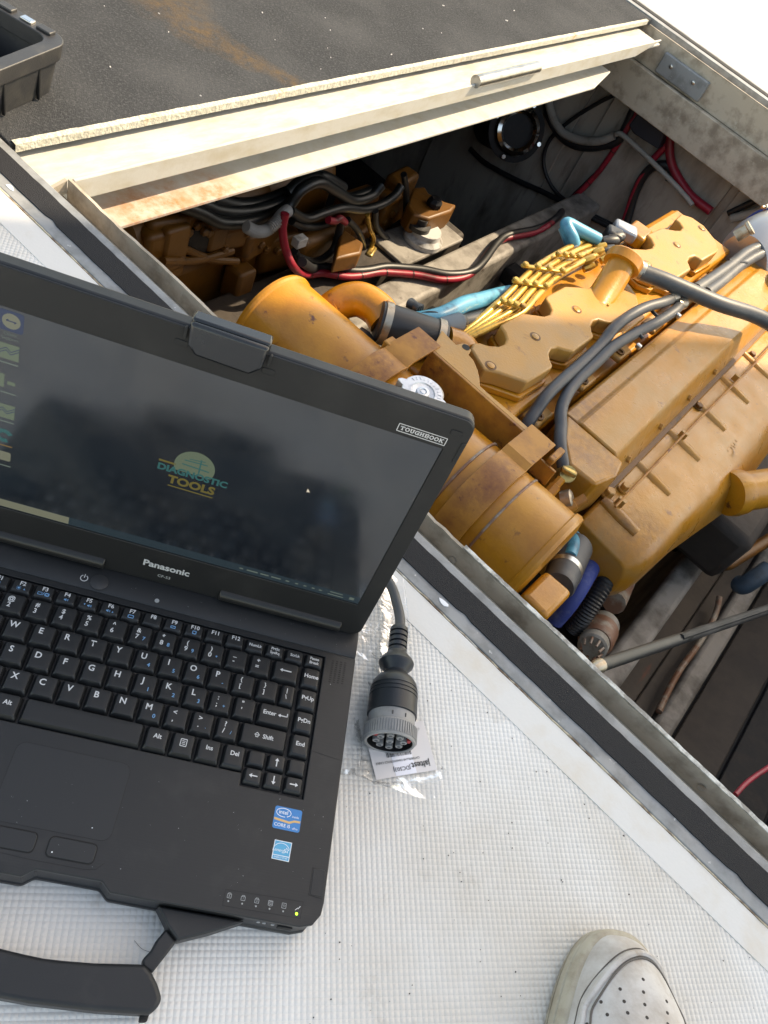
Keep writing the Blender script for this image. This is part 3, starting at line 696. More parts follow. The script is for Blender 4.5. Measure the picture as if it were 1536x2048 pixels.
key(-131.6, -4.25, 27.5, 19.05, [('Tab', -3, 1, 4.7, W_)])
key(82.25, -4.25, leg=[('{', -2.6, 3.6, 4.7, W_), ('[', -2.9, -1.9, 4.7, W_)])
key(101.3, -4.25, leg=[('}', -2.6, 3.6, 4.7, W_), (']', -2.9, -1.9, 4.7, W_)])
key(117.6, -4.25, 13.6, 19.05, [('|', -1.0, 3.6, 4.7, W_), ('\\', -1.2, -1.9, 4.7, W_)])
letters('ASDFGHJKL', -103.5, -23.3, {'J': '1', 'K': '2', 'L': '3'})
key(-129.2, -23.3, 32.3, 19.05, [('Caps', -4, 1, 4.7, W_)])
key(67.95, -23.3, leg=[(':', -2.4, 3.6, 5.4, W_), (';', -2.8, -1.9, 5.4, W_), ('+', 2.8, -2.4, 3.6, B_)])
key(87.0, -23.3, leg=[('"', -2.4, 3.4, 5.4, W_), ("'", -2.6, -1.9, 5.4, W_)])
key(110.4, -23.3, 27.8, 19.05, [('Enter', -4.2, 1.2, 4.7, W_), (lambda x, y: arrow(x, y, -1, 0, 7.5, .8, 1.4) + [bar(x + 3.6, y - .3, x + 3.6, y + 2.6, .8)], 6.2, 1.0, 0, W_)])
letters('ZXCVBNM', -93.95, -42.35, {'M': '0'})
key(-124.5, -42.35, 41.5, 19.05, [('Shift', -4, 1, 4.7, W_)])
for k, (a, b_, e_) in enumerate((('<', ',', ''), ('>', '.', '.'), ('?', '/', '/'))):
    key(39.4 + P0 * k, -42.35, leg=[(a, -2.2, 3.4, 5.4, W_), (b_, -2.8, -1.8, 5.4, W_)] + ([(e_, 2.8, -2.4, 3.4, B_)] if e_ else []))
def shift_icon(x, y): return [bar(x - 1.9, y, x, y + 2.0, .5), bar(x + 1.9, y, x, y + 2.0, .5), bar(x - 1.9, y, x + 1.9, y, .5), bar(x - .9, y, x - .9, y - 1.5, .5), bar(x + .9, y, x + .9, y - 1.5, .5), bar(x - .9, y - 1.5, x + .9, y - 1.5, .5)]
key(105.4, -42.35, 37.6, 19.05, [('Shift', 3.2, .5, 4.7, W_), (shift_icon, -5.4, .8, 0, W_)])
key(-22.5, -61.4, 85.2, 19.05)
key(-75.0, -61.4, leg=[('Alt', 0, 2, 4.7, W_)]); key(-94.1, -61.4, leg=[]); key(-113.1, -61.4, leg=[('Ctrl', 0, 2, 4.7, W_)]); key(-132.2, -61.4, leg=[('Fn', 0, 2, 4.0, B_)])
key(29.6, -61.4, leg=[('Alt', 0, 2, 4.7, W_)]); key(48.6, -61.4, leg=[(menu_icon, 0, 1.6, 0, W_)])
key(67.65, -61.4, leg=[('Ins', 0, 2, 4.7, W_)]); key(86.6, -61.4, 18.2, 19.05, leg=[('Del', 0, 2, 4.7, W_)])
for k, t in enumerate(('Home', 'PgUp', 'PgDn', 'End')):
    key(133.9, 15.0 - 19.05 * k, 16.8, 19.05, [(t, 0, 1.2, 4.7, W_)])
for (x, y, d) in ((103.2, -59.2, None), (118.7, -59.0, (0, 1)), (134.2, -59.2, None), (103.2, -72.6, (-1, 0)), (118.7, -72.6, (0, -1)), (134.2, -72.6, (1, 0))):
    key(x, y, 15.4, 13.3, [((lambda xx, yy, d=d: arrow(xx, yy, d[0], d[1], 6.4, .85, 1.6)), 0, .4, 0, W_)] if d else [], True)

# ---- touch pad and buttons
lprism(rrect(-20.3, -109.0, 77.4, 53.2, 6.5), 31.38, 31.46).build('touchpad_seam', 'gap', LT)
lprism(rrect(-20.3, -109.0, 76.9, 52.7, 6.3), 31.40, 31.52).build('touchpad', 'pad', LT, bevel=.0003)
seam([(-58.5, -153.0), (-28, -154.4), (8, -154.4), (15, -153.0), (19.0, -148.5)], .25)
for x in (-3.2, -41.2):
    lprism(rrect(x, -144.5, 31.2, 13.6, 3.6), 31.38, 31.50).build('button_gap', 'gap', LT)
    lprism(rrect(x, -144.5, 29.8, 12.2, 3.2), 31.45, 32.1).build('touchpad_button', 'pad', LT, bevel=.0005)
# ---- power button, microphone
MB().lathe((-46.2 * mm, 50.8 * mm, 33.65 * mm), (0, 0, 1), [(0, .0068), (.0006, .0068), (.0009, .0062)], 28).build('power_button', 'grey_button', LT)
pts = [(-58 + 2.7 * math.cos(a), 51 + 2.7 * math.sin(a)) for a in np.linspace(RAD(120), RAD(420), 16)]
shape(LT, [bar(p[0], p[1], q_[0], q_[1], .6) for p, q_ in zip(pts, pts[1:])] + [bar(-58, 51.4, -58, 54.6, .6)], W_, 33.86, 'power_symbol')
MB().lathe((.2 * mm, 47.9 * mm, 33.55 * mm), (0, 0, 1), [(0, .0018), (.0004, .0018)], 16).build('microphone', 'legend_dim', LT)
# ---- stickers
st = lprism(rrect(133.9, -96.9, 20.2, 15.8, 1.6), 31.41, 31.56).build('processor_sticker', 'st_blue', LT)
P = [(124.2, -97.2), (135.5, -98.4), (139, -96.9), (143.6, -96.7), (143.6, -98.2), (139.2, -98.4), (135.8, -100.0), (124.2, -98.8)]
shape(st, [P], 'st_orange', 31.565, 'stripe')
el = [(130.6 + 5.4 * math.cos(a), -93.0 + 3.0 * math.sin(a)) for a in np.linspace(RAD(-60), RAD(285), 26)]
shape(st, [bar(p[0], p[1], q_[0], q_[1], .45) for p, q_ in zip(el, el[1:])], 'st_white', 31.565, 'ring')
text('lettering', 'intel', 4.0 * mm, 'st_white', st, (130.4 * mm, -92.9 * mm, 31.62 * mm), bold=.01)
text('lettering', 'inside', 2.2 * mm, 'st_white', st, (139.6 * mm, -94.6 * mm, 31.62 * mm))
text('lettering', 'CORE i5', 3.3 * mm, 'st_white', st, (130.8 * mm, -102.0 * mm, 31.62 * mm), bold=.008)
text('lettering', 'vPro', 2.2 * mm, 'st_white', st, (140.4 * mm, -102.8 * mm, 31.62 * mm))
st = lprism([(127.4, -112.4), (140.1, -112.4), (139.9, -125.5), (127.2, -125.3)], 31.41, 31.52).build('energy_sticker', 'st_white', LT)
shape(st, [[(127.9, -112.9), (139.6, -112.9), (139.4, -122.2), (127.8, -122.1)], [(127.8, -122.6), (139.4, -122.7), (139.4, -125.0), (127.7, -124.9)]], 'st_blue2', 31.53, 'field')
arc = [(133.2 + 6.0 * math.cos(a), -119.4 + 5.4 * math.sin(a)) for a in np.linspace(RAD(20), RAD(185), 18)]
shape(st, [bar(p[0], p[1], q_[0], q_[1], .35) for p, q_ in zip(arc, arc[1:])], 'st_white', 31.59, 'arc')
text('lettering', 'energy', 3.2 * mm, 'st_white', st, (132.3 * mm, -118.9 * mm, 31.63 * mm), shear=.35)
star = [(136.9 + (1.9 if k % 2 == 0 else .8) * math.cos(RAD(90 + 36 * k)), -118.4 + (1.9 if k % 2 == 0 else .8) * math.sin(RAD(90 + 36 * k))) for k in range(10)]
shape(st, [bar(star[k][0], star[k][1], star[(k + 1) % 10][0], star[(k + 1) % 10][1], .28) for k in range(10)], 'st_white', 31.59, 'star')
text('lettering', 'ENERGY STAR', 1.55 * mm, 'st_white', st, (133.5 * mm, -123.8 * mm, 31.63 * mm))
# ---- status strip
seam([(100.2, -150.2), (154.3, -149.0), (153.6, -159.5), (100.0, -160.4), (100.2, -150.2)], .22)
def lock(x, y): return frame_icon(2.7, 2.4, .3)(x, y - .3) + [bar(x - .9, y + 1.0, x - .8, y + 1.6, .3), bar(x - .8, y + 1.6, x + .8, y + 1.6, .3), bar(x + .9, y + 1.0, x + .8, y + 1.6, .3)]
for k, t in enumerate(('A', '1', 'tl', 'disk', 'SD', 'plug')):
    x = 103.4 + 9.48 * k; y = -153.6
    if t in ('A', '1', 'tl'):
        shape(LT, lock(x, y), 'legend_dim', 31.45, 'status_icon')
        text('status_icon', {'A': 'A', '1': '1', 'tl': 'tl'}[t], 1.9 * mm, 'legend_dim', LT, (x * mm, (y - .3) * mm, 31.5 * mm))
    elif t == 'disk':
        shape(LT, [bar(x - 1.5, y + q_, x, y + q_ - .5, .3) for q_ in (1.4, .5, -.4, -1.3)] + [bar(x, y + q_ - .5, x + 1.5, y + q_, .3) for q_ in (1.4, .5, -.4, -1.3)] + [bar(x - 1.5, y - 1.3, x - 1.5, y + 1.5, .3), bar(x + 1.5, y - 1.3, x + 1.5, y + 1.5, .3), bar(x - 1.5, y + 1.5, x + 1.5, y + 1.5, .3)], 'legend_dim', 31.45, 'status_icon')
    elif t == 'SD':
        shape(LT, frame_icon(2.9, 3.1, .3)(x, y), 'legend_dim', 31.45, 'status_icon'); text('status_icon', 'SD', 1.7 * mm, 'legend_dim', LT, (x * mm, y * mm, 31.5 * mm))
    else:
        shape(LT, [bar(x - 1.4, y - 1.4, x + .2, y + .2, .4), bar(x + .2, y + .2, x + .5, y - .5, .4), bar(x + .4, y - .4, x + 1.9, y + 1.5, .45)], W_, 31.45, 'status_icon')
    MB().lathe((x * mm, -157.1 * mm, 31.4 * mm), (0, 0, 1), [(0, .0006 if t != 'plug' else .00085), (.0001, .0005 if t != 'plug' else .0008)], 12).build('status_light', 'led' if t == 'plug' else 'legend_dim', LT)

# ---- carry handle (out at the front)
def mir(P): return [(-x, y) for x, y in P]
blk = [(59.7, -165.2), (69.4, -176.5), (77.8, -183.3), (98.0, -175.2), (118.8, -165.2)]
for P in (blk, mir(blk)): lprism(P, 6, 22).build('handle_mount', 'shell', LT, bevel=.0015)
arm = [(58.8, -196.4), (62.5, -191.0), (64.6, -184.5), (68.9, -177.0), (77.4, -183.6), (66.8, -203.2), (60.0, -200.5)]
for P in (arm, mir(arm)): lprism(P, 9.5, 18.5).build('handle_arm', 'shell', LT, bevel=.0015)
grip = [(0, -205.0), (12, -204.5), (30, -203.2), (46, -201.2), (60.6, -199.4), (66.3, -203.4), (71.5, -209), (76.2, -216.2), (74.6, -222.3), (70, -225.6), (40, -227.9), (0, -229.0)]
grip = grip + mir([p for p in grip[::-1] if p[0]])
lprism(grip, 5, 23).build('handle_grip', 'shell', LT, bevel=.0042, seg=4)
tabp = [(66, -225.6), (71.5, -224.2), (71, -228.6), (66.4, -229.4)]
for P in (tabp, mir(tabp)): lprism(P, 8, 14).build('handle_stop', 'rubber_soft', LT, bevel=.0008)
# front ports on the base edge
for x in (127, 131, 137): lprism(rrect(x, -165.05, 2.2, .7, .3, 2), 24, 26).build('front_mark', 'legend_dim', LT)
lprism(rrect(146, -165.0, 10, .9, .3, 2), 19, 25).build('front_slot', 'gap', LT)
for x in (-150, 150):
    for y in (-148, 48): lprism(rrect(x, y, 16, 10, 4), .3, 1.1).build('rubber_foot', 'rubber_soft', LT)

# ---- lid: local frame x right, y up the panel, z out of the screen
LID = RAD(81.35)
lo = rrect(0, 82.3, 339.0, 241.4, 9.0)
lid = MB().prism(sc(lo), -13.5 * mm, -1.52 * mm).build('lid', 'shell', LT, bevel=.0022, seg=3)
lid.location = (0, 69.94 * mm, 70.77 * mm); lid.rotation_euler = (LID, 0, 0)
bez = MB().ring(sc(rrect(0, 82.3, 337.4, 239.8, 8.6)), sc([(-155.2, -.3), (155.2, -.3), (155.2, 174.7), (-155.2, 174.7)]), -1.5 * mm, 0.0).build('bezel', 'bezel', lid, bevel=.0005)
def lplate(poly, z0, z1, m, name, bevel=0, par=None): return MB().prism(sc(poly), z0 * mm, z1 * mm).build(name, m, par or lid, bevel=bevel)

def screen_material():
    m = bpy.data.materials.new('lcd panel'); m.use_nodes = True
    t = m.node_tree; N = t.nodes; L = t.links; b = N["Principled BSDF"]
    b.inputs["Base Color"].default_value = (.010, .011, .013, 1); b.inputs["Roughness"].default_value = .2; b.inputs["IOR"].default_value = 1.85
    tc = N.new("ShaderNodeTexCoord"); n = N.new("ShaderNodeTexNoise"); n.inputs["Scale"].default_value = 7; n.inputs["Detail"].default_value = 6
    L.new(tc.outputs["Object"], n.inputs["Vector"])
    r = N.new("ShaderNodeValToRGB"); r.color_ramp.elements[0].position = .35; r.color_ramp.elements[0].color = (.0005, .0011, .0024, 1); r.color_ramp.elements[1].position = .75; r.color_ramp.elements[1].color = (.0012, .0034, .0064, 1)
    L.new(n.outputs["Fac"], r.inputs[0]); L.new(r.outputs[0], b.inputs["Emission Color"]); b.inputs["Emission Strength"].default_value = 1.0
    sm = N.new("ShaderNodeTexNoise"); sm.inputs["Scale"].default_value = 12; sm.inputs["Detail"].default_value = 8; sm.inputs["Distortion"].default_value = 1.2; L.new(tc.outputs["Object"], sm.inputs["Vector"])
    rs = N.new("ShaderNodeValToRGB"); rs.color_ramp.elements[0].position = .42; rs.color_ramp.elements[0].color = (.008, .0085, .010, 1); rs.color_ramp.elements[1].position = .78; rs.color_ramp.elements[1].color = (.034, .031, .028, 1)
    L.new(sm.outputs["Fac"], rs.inputs[0]); L.new(rs.outputs[0], b.inputs["Base Color"])
    n2 = N.new("ShaderNodeTexNoise"); n2.inputs["Scale"].default_value = 30; n2.inputs["Detail"].default_value = 6; L.new(tc.outputs["Object"], n2.inputs["Vector"])
    mr = N.new("ShaderNodeMapRange"); mr.inputs[1].default_value = .35; mr.inputs[2].default_value = .7; mr.inputs[3].default_value = .10; mr.inputs[4].default_value = .19
    L.new(n2.outputs["Fac"], mr.inputs[0]); L.new(mr.outputs[0], b.inputs["Roughness"])
    return m
M['screen'] = screen_material()
def glow(name, col): 
    M[name] = mat(name, (.01, .01, .01), .2, emit=(col, 1.0)); return name
scr = lplate([(-154.9, 0), (154.9, 0), (154.9, 174.3), (-154.9, 174.3)], -1.45, -1.0, 'screen', 'screen')
Z_ = -.98
def sprint(polys, m, name, z=Z_):
    mb = MB()
    for P in polys: mb.prism(sc(P), z * mm, (z + .02) * mm)
    return mb.build(name, m, scr)
glow('g_pale', (.030, .046, .040)); glow('g_teal', (.005, .033, .042)); glow('g_olive', (.034, .032, .010)); glow('g_white', (.045, .054, .050)); glow('g_blue', (.006, .012, .035)); glow('g_bar', (.0045, .010, .017)); glow('g_text', (.03, .045, .05)); glow('g_brown', (.05, .035, .015)); glow('g_cursor', (.22, .22, .22))
# desktop picture: pale half disc, lettering
disc = [(0 + 14.4 * math.cos(a), 92.5 + 14.4 * math.sin(a)) for a in np.linspace(RAD(-28), RAD(208), 40)]
sprint([disc], 'g_pale', 'logo_disc')
sprint([bar(-8, 97, 8.5, 97.6, .9), bar(3.4, 101, 3.8, 88, 1.0), bar(-4.6, 99, 6.5, 100.2, .7), bar(-9, 93, 10.5, 92, 1.0)], 'g_teal', 'logo_mark', Z_ + .03)
text('logo_lettering', 'DIAGNOSTIC', 8.0 * mm, 'g_teal', scr, (0.3 * mm, 84.6 * mm, (Z_ + .09) * mm), bold=.045, sx=1.05)
text('logo_lettering', 'TOOLS', 10.2 * mm, 'g_olive', scr, (1.2 * mm, 75.2 * mm, (Z_ + .09) * mm), bold=.045, sx=1.04)
sprint([bar(-15, 69.2, 18, 69.0, 1.1), bar(-25, 90.6, -13, 90.4, 1.8)], 'g_olive', 'logo_underline')
# task bar, search field, tray
sprint([[(-154.7, .2), (154.7, .2), (154.7, 8.2), (-154.7, 8.2)]], 'g_bar', 'task_bar')
sprint([[(-144.0, .6), (-78.7, .6), (-78.7, 7.8), (-144.0, 7.8)]], 'g_white', 'search_field', Z_ + .03)
sprint([bar(x, 4.2, x + w_, 4.2, 1.3) for x, w_ in ((54, 3), (60, 9), (71, 7), (80, 8), (92, 3), (100, 2.4), (107, 2.4), (114, 2.4), (120, 2.4))] + [bar(129, 5.8, 140, 5.8, 1), bar(128, 2.8, 141, 2.8, 1), bar(146, 4.2, 150, 4.2, 3)], 'g_text', 'tray_text', Z_ + .03)
# desktop icons down the left edge
def dicon(x, y, kind):
    if kind == 'arrow':
        sprint([rrect(x, y, 15, 15, 2)], 'g_blue', 'desktop_icon')
        sprint([[(x + 5.6 * math.cos(a), y + 5.6 * math.sin(a)) for a in np.linspace(0, 6.1, 22)]], 'g_white', 'desktop_icon', Z_ + .03)
        sprint([bar(x - 3, y, x + 3, y, .8), bar(x - 3, y, x - 1.8, y + 1, .8), bar(x + 3, y, x + 1.8, y - 1, .8)], 'g_blue', 'desktop_icon', Z_ + .06)
        text('icon_caption', 'Quick', 3.3 * mm, 'g_text', scr, (x * mm, (y - 9.6) * mm, (Z_ + .06) * mm)); text('icon_caption', 'Support', 3.3 * mm, 'g_text', scr, (x * mm, (y - 13) * mm, (Z_ + .06) * mm))
        return
    if kind == 'graph':
        sprint([[(x - 6, y - 6), (x + 6, y - 6), (x + 6, y + 6), (x - 6, y + 6)]], 'g_pale', 'desktop_icon')
        sprint([bar(x - 6, y + q_ - 2, x - 2, y + q_ + 1, .6) for q_ in (2, 0)] + [bar(x - 2, y + q_ + 1, x + 1, y + q_ - 2, .6) for q_ in (2, 0)] + [bar(x + 1, y + q_ - 2, x + 6, y + q_ + 2, .6) for q_ in (2, 0)], 'g_blue', 'desktop_icon', Z_ + .03)
    if kind == 'blocks': sprint([[(x - 5, y - 5), (x - 2, y - 5), (x - 2, y + 6), (x - 5, y + 6)], [(x, y - 2), (x + 5, y - 2), (x + 5, y + 1), (x, y + 1)]], 'g_pale', 'desktop_icon')
    if kind == 'swirl': sprint([bar(x + 4.5 * math.cos(a), y + 4.5 * math.sin(a), x + 4.5 * math.cos(a + .5), y + 4.5 * math.sin(a + .5), 3.4) for a in np.arange(.3, 5.2, .45)], 'g_teal', 'desktop_icon')
    if kind == 'folder': sprint([rrect(x, y, 11, 8.5, 1.5)], 'g_white', 'desktop_icon')
    sprint([bar(x - 6.5, y - 9, x + 6, y - 9, 1.1)], 'g_brown' if kind == 'swirl' else 'g_text', 'icon_caption')
for x, y, kd in ((-129.3, 165, 'arrow'), (-129.3, 141.8, 'graph'), (-129.3, 117.5, 'blocks'), (-129.3, 92.5, 'graph'), (-129.3, 70.5, 'swirl'), (-129.3, 51.5, 'folder')):
    dicon(x, y, kd)
sprint([[(80.2, 104.6), (80.2, 100.6), (81.2, 101.5), (82.8, 101.4)]], 'g_cursor', 'cursor', Z_ + .03)
# lettering on the bezel
BZ = .02
text('brand_lettering', 'Panasonic', 9.4 * mm, 'silver_print', lid, (0, -17.8 * mm, (BZ + .05) * mm), bold=.03)
text('model_lettering', 'CF-53', 4.2 * mm, 'legend_dim', lid, (0, -28.9 * mm, (BZ + .05) * mm), bold=.006)
def slab(ch, x, y, w, h, t):
    """slab-serif capitals as strokes"""
    P = []; s_ = t * .8; ww = w
    def serif(px, py, l=1.0): P.append(bar(px - ww * .24 * l, py, px + ww * .24 * l, py, s_))
    if ch == 'T': P += [bar(x, y + h - s_ / 2, x + w, y + h - s_ / 2, s_), bar(x + w / 2, y, x + w / 2, y + h, t), bar(x + t * .3, y + h, x + t * .3, y + h * .68, s_), bar(x + w - t * .3, y + h, x + w - t * .3, y + h * .68, s_)]; serif(x + w / 2, y + s_ / 2)
    elif ch in 'OGQ':
        a0, a1 = (0, 360) if ch == 'O' else (45, 350)
        q_ = [(x + w / 2 + (w / 2 - t * .4) * math.cos(RAD(a)), y + h / 2 + (h / 2 - t * .4) * math.sin(RAD(a))) for a in np.linspace(a0, a1, 20)]
        P += [bar(p[0], p[1], r[0], r[1], t * .95) for p, r in zip(q_, q_[1:])]
        if ch == 'G': P += [bar(x + w * .52, y + h * .46, x + w, y + h * .46, s_), bar(x + w - t * .5, y, x + w - t * .5, y + h * .46, t), bar(x + w - t * .3, y + h, x + w - t * .3, y + h * .66, s_)]
    elif ch == 'U':
        P += [bar(x + w * .2, y + h * .3, x + w * .2, y + h, t), bar(x + w * .8, y + h * .3, x + w * .8, y + h, t)]
        q_ = [(x + w / 2 + w * .3 * math.cos(RAD(a)), y + h * .33 + (h * .33 - t * .4) * math.sin(RAD(a))) for a in np.linspace(180, 360, 10)]
        P += [bar(p[0], p[1], r[0], r[1], t) for p, r in zip(q_, q_[1:])]; serif(x + w * .2, y + h - s_ / 2); serif(x + w * .8, y + h - s_ / 2)
    elif ch == 'H':
        P += [bar(x + w * .2, y, x + w * .2, y + h, t), bar(x + w * .8, y, x + w * .8, y + h, t), bar(x + w * .2, y + h / 2, x + w * .8, y + h / 2, s_)]
        for px_2 in (.2, .8):
            serif(x + w * px_2, y + s_ / 2, .9); serif(x + w * px_2, y + h - s_ / 2, .9)
    elif ch == 'B':
        P += [bar(x + w * .22, y, x + w * .22, y + h, t), bar(x, y + s_ / 2, x + w * .6, y + s_ / 2, s_), bar(x, y + h - s_ / 2, x + w * .6, y + h - s_ / 2, s_), bar(x + w * .2, y + h * .52, x + w * .6, y + h * .52, s_)]
        for cy_, ry in ((.27, .24), (.76, .21)):
            q_ = [(x + w * .58 + w * .32 * math.cos(RAD(a)), y + h * cy_ + h * ry * math.sin(RAD(a))) for a in np.linspace(-90, 90, 9)]
            P += [bar(p[0], p[1], r[0], r[1], t * .9) for p, r in zip(q_, q_[1:])]
    elif ch == 'K':
        P += [bar(x + w * .2, y, x + w * .2, y + h, t), bar(x + w * .25, y + h * .42, x + w * .85, y + h, t * .8), bar(x + w * .42, y + h * .58, x + w * .9, y, t)]
        serif(x + w * .2, y + s_ / 2, .9); serif(x + w * .2, y + h - s_ / 2, .9); serif(x + w * .86, y + s_ / 2, .8); serif(x + w * .82, y + h - s_ / 2, .8)
    return P
polys = frame_icon(34.6, 6.2, .55)(137.5, 180.9)
x = 121.9
for ch in 'TOUGHBOOK':
    polys += slab(ch, x, 179.25, 3.05, 3.3, .72); x += 3.50
mb = MB()
for P in polys: mb.prism(sc(P), (BZ) * mm, (BZ + .03) * mm)
mb.build('series_badge', 'silver_print', lid)
# latch, bumpers, hinges
lat = lplate([(-25, 209.5), (-24, 193.5), (-18.5, 187.0), (17, 186.0), (23.4, 192.5), (24.5, 209.5)], .3, 5.2, 'latch', 'latch', .0022)
lplate([(-25, 203.2), (25, 203.2), (25, 210.2), (-25, 210.2)], -11, .28, 'latch', 'latch_bridge', .0016)
lplate([(-13.8, 188.2), (-12.2, 184.8), (11, 184.2), (13.0, 188)], .02, .9, 'bezel', 'latch_tongue', .0003)
for s_ in (-1, 1): lplate(rrect(s_ * 26.6, 199.5, 2.2, 9, .8, 3), .0, 3.2, 'rubber_soft', 'latch_pivot', .0005)
def bump(x, y, w_, h_):
    lplate(rrect(x, y, w_ + .7, h_ + .7, min(w_, h_) * .36), .01, .06, 'gap', 'bumper_gap')
    lplate(rrect(x, y, w_, h_, min(w_, h_) * .33), .02, .55, 'bezel', 'bumper', .0003)
bump(-28.0, 190.3, 8.6, 4.4); bump(28.1, 190.3, 8.6, 4.4)
for s_ in (-1, 1):
    bump(s_ * 158.4, 190.7, 8.4, 4.0)
    lplate(rrect(s_ * 166.6, 175.8, 3.2, 18.0, 1.2), -2.0, .75, 'rubber_soft', 'side_bumper', .0005)
    x0, x1 = (46.1, 150.2) if s_ > 0 else (-150.2, -46.9)
    MB().lathe((x0 * mm, -31.6 * mm, -1.6 * mm), (1, 0, 0), [(0, .0052), (.0008, .0058), ((x1 - x0) * mm - .0008, .0058), ((x1 - x0) * mm, .0052)], 24).build('hinge', 'hinge', lid)
    lplate([(x0, -38.6), (x1, -38.6), (x1, -36.2), (x0, -36.2)], .02, .5, 'gap', 'hinge_gap')
# scuffs and specks of grit on the shell

mb = MB()
spots = [(5.0, -128.5, .45), (-14.5, -148.0, .55), (84, -69, .2), (151, 15, .25), (126, -84, .2), (60, -118, .2), (95, -100, .18), (-40, -120, .2), (30, -150, .2), (110, -140, .18), (-5, 44.8, .2), (160, -90, .2)]
for _ in range(60): spots.append((rnd.uniform(-60, 165), rnd.choice((rnd.uniform(-160, -84), rnd.uniform(-160, -84), rnd.uniform(48, 60))), rnd.uniform(.06, .14)))
for x, y, r_ in spots:
    z = 33.53 if y > 46 else 31.42
    if abs(x - (-3.2)) < 14 and abs(y + 144.5) < 6: z = 32.12
    elif -58 < x < 18 and -135 < y < -83: z = 31.54
    mb.prism(sc([(x + r_ * math.cos(t) * rnd.uniform(.6, 1.3), y + r_ * math.sin(t) * rnd.uniform(.6, 1.3)) for t in np.linspace(0, 5.4, 6)]), z * mm, (z + .06) * mm)
o = mb.build('dust_specks', 'st_white', LT); o['kind'] = 'stuff'
# ================================================================ diagnostic plug, cable, bag, label (laptop frame -> deck frame)
RZ = Matrix.Rotation(RAD(35.2), 3, 'Z')
def lw(p): return RZ @ Vector(p)
pl = wthing('diagnostic_plug', 'grey and black round diagnostic plug with cable lying beside the laptop', 'plug', tuple(lw((.2087, .03, 0))))
ax = RZ @ Vector((-.006, 1, .0)); F0 = lw((.2090, -.0185, .0218))
MB().lathe(F0, ax, [(.0012, .0186), (.0003, .0190), (.0004, .0206), (.0020, .0212), (.0130, .0212), (.0140, .0203)], 48, False, True).build('coupling_ring', 'plug_grey', pl)
axn = ax.normalized(); u = axn.orthogonal().normalized(); v = axn.cross(u)
for k in range(60):
    a = 2 * math.pi * k / 60; d = u * math.cos(a) + v * math.sin(a); t = axn.cross(d)
    R3 = Matrix((d, t, axn)).transposed()
    MB().box(F0 + axn * .0075 + d * .0214, (.0011, .0010, .0105), R3).build('knurl', 'plug_grey', pl)
MB().lathe(F0, ax, [(.0138, .0190), (.0142, .0196), (.0290, .0192), (.0300, .0180)], 48).build('shell', 'plug_grey', pl)
for a in (-.30, .28):
    d = RZ @ Vector((math.sin(a), 0, math.cos(a))); MB().box(F0 + axn * .0185 + d * .0195, (.0009, .0032, .0008), RZ).build('tick_mark', 'ink', pl)
MB().lathe(F0, ax, [(.0012, .0187), (.0130, .0180), (.0132, .0001)], 40, False, False).build('socket', 'tray', pl)
for k in range(9):                                   # contact towers
    if k == 0: off = (0, 0)
    else: off = (.0112 * math.cos(2 * math.pi * k / 8 + .39), .0112 * math.sin(2 * math.pi * k / 8 + .39))
    c0 = F0 + u * off[0] + v * off[1]
    tw = MB().lathe(c0 + axn * .0125, -axn, [(0, .0030), (.0108, .0030), (.0112, .0027), (.0112, .0016), (.006, .0016)], 18, True, True).build('contact_tower', 'plug_grey', pl)
for s_ in (-1, 1):
    MB().box(F0 + axn * .0052 + (RZ @ Vector((s_ * .0142, 0, .0062))), (.0030, .0060, .0050), RZ).build('seal', 'plug_red', pl)
MB().lathe(F0, ax, [(.0235, .0196), (.0240, .0208), (.0390, .0206), (.0393, .0199), (.0401, .0199), (.0404, .0205), (.0428, .0204), (.0431, .0197), (.0439, .0197), (.0442, .0203), (.0466, .0201), (.0469, .0194), (.0477, .0194), (.0480, .0199),
                    (.0530, .0188), (.0575, .0160), (.0605, .0118), (.0640, .0100), (.0665, .0112), (.0700, .0146), (.0730, .0154), (.0760, .0142), (.0800, .0106), (.0835, .0086)], 48).build('boot', 'plug_black', pl)
mb = MB(); prof = [(.0830, .0084)]
for k in range(4): t = .0865 + k * .0052; prof += [(t, .0083), (t + .0002, .0066), (t + .0018, .0066), (t + .0020, .0082)]
prof += [(.1080, .0078), (.1090, .0070)]
mb.lathe(F0, ax, prof, 32).build('strain_relief', 'plug_black', pl)
MB().tube([F0 + axn * .106, F0 + axn * .118, lw((.2035, .117, .021)), lw((.1965, .134, .020)), lw((.178, .158, .015)), lw((.140, .176, .008)), lw((.08, .18, .006)), lw((-.02, .175, .006))], .0046, 16).build('cable', 'rubber', pl)

# ---- paper label under the plug
def cardpts(P, z): return [tuple(lw((x, y, z))) for x, y in P]
lb = wthing('paper_label', 'printed white paper label with barcode lying under the grey plug', 'label', tuple(lw((.23, -.03, .003))))
ca_ = RAD(-170 + 20); 
LC = Vector((0.2268, -0.0188, 0.0040)); LC = Vector((LC.x, LC.y, 0))
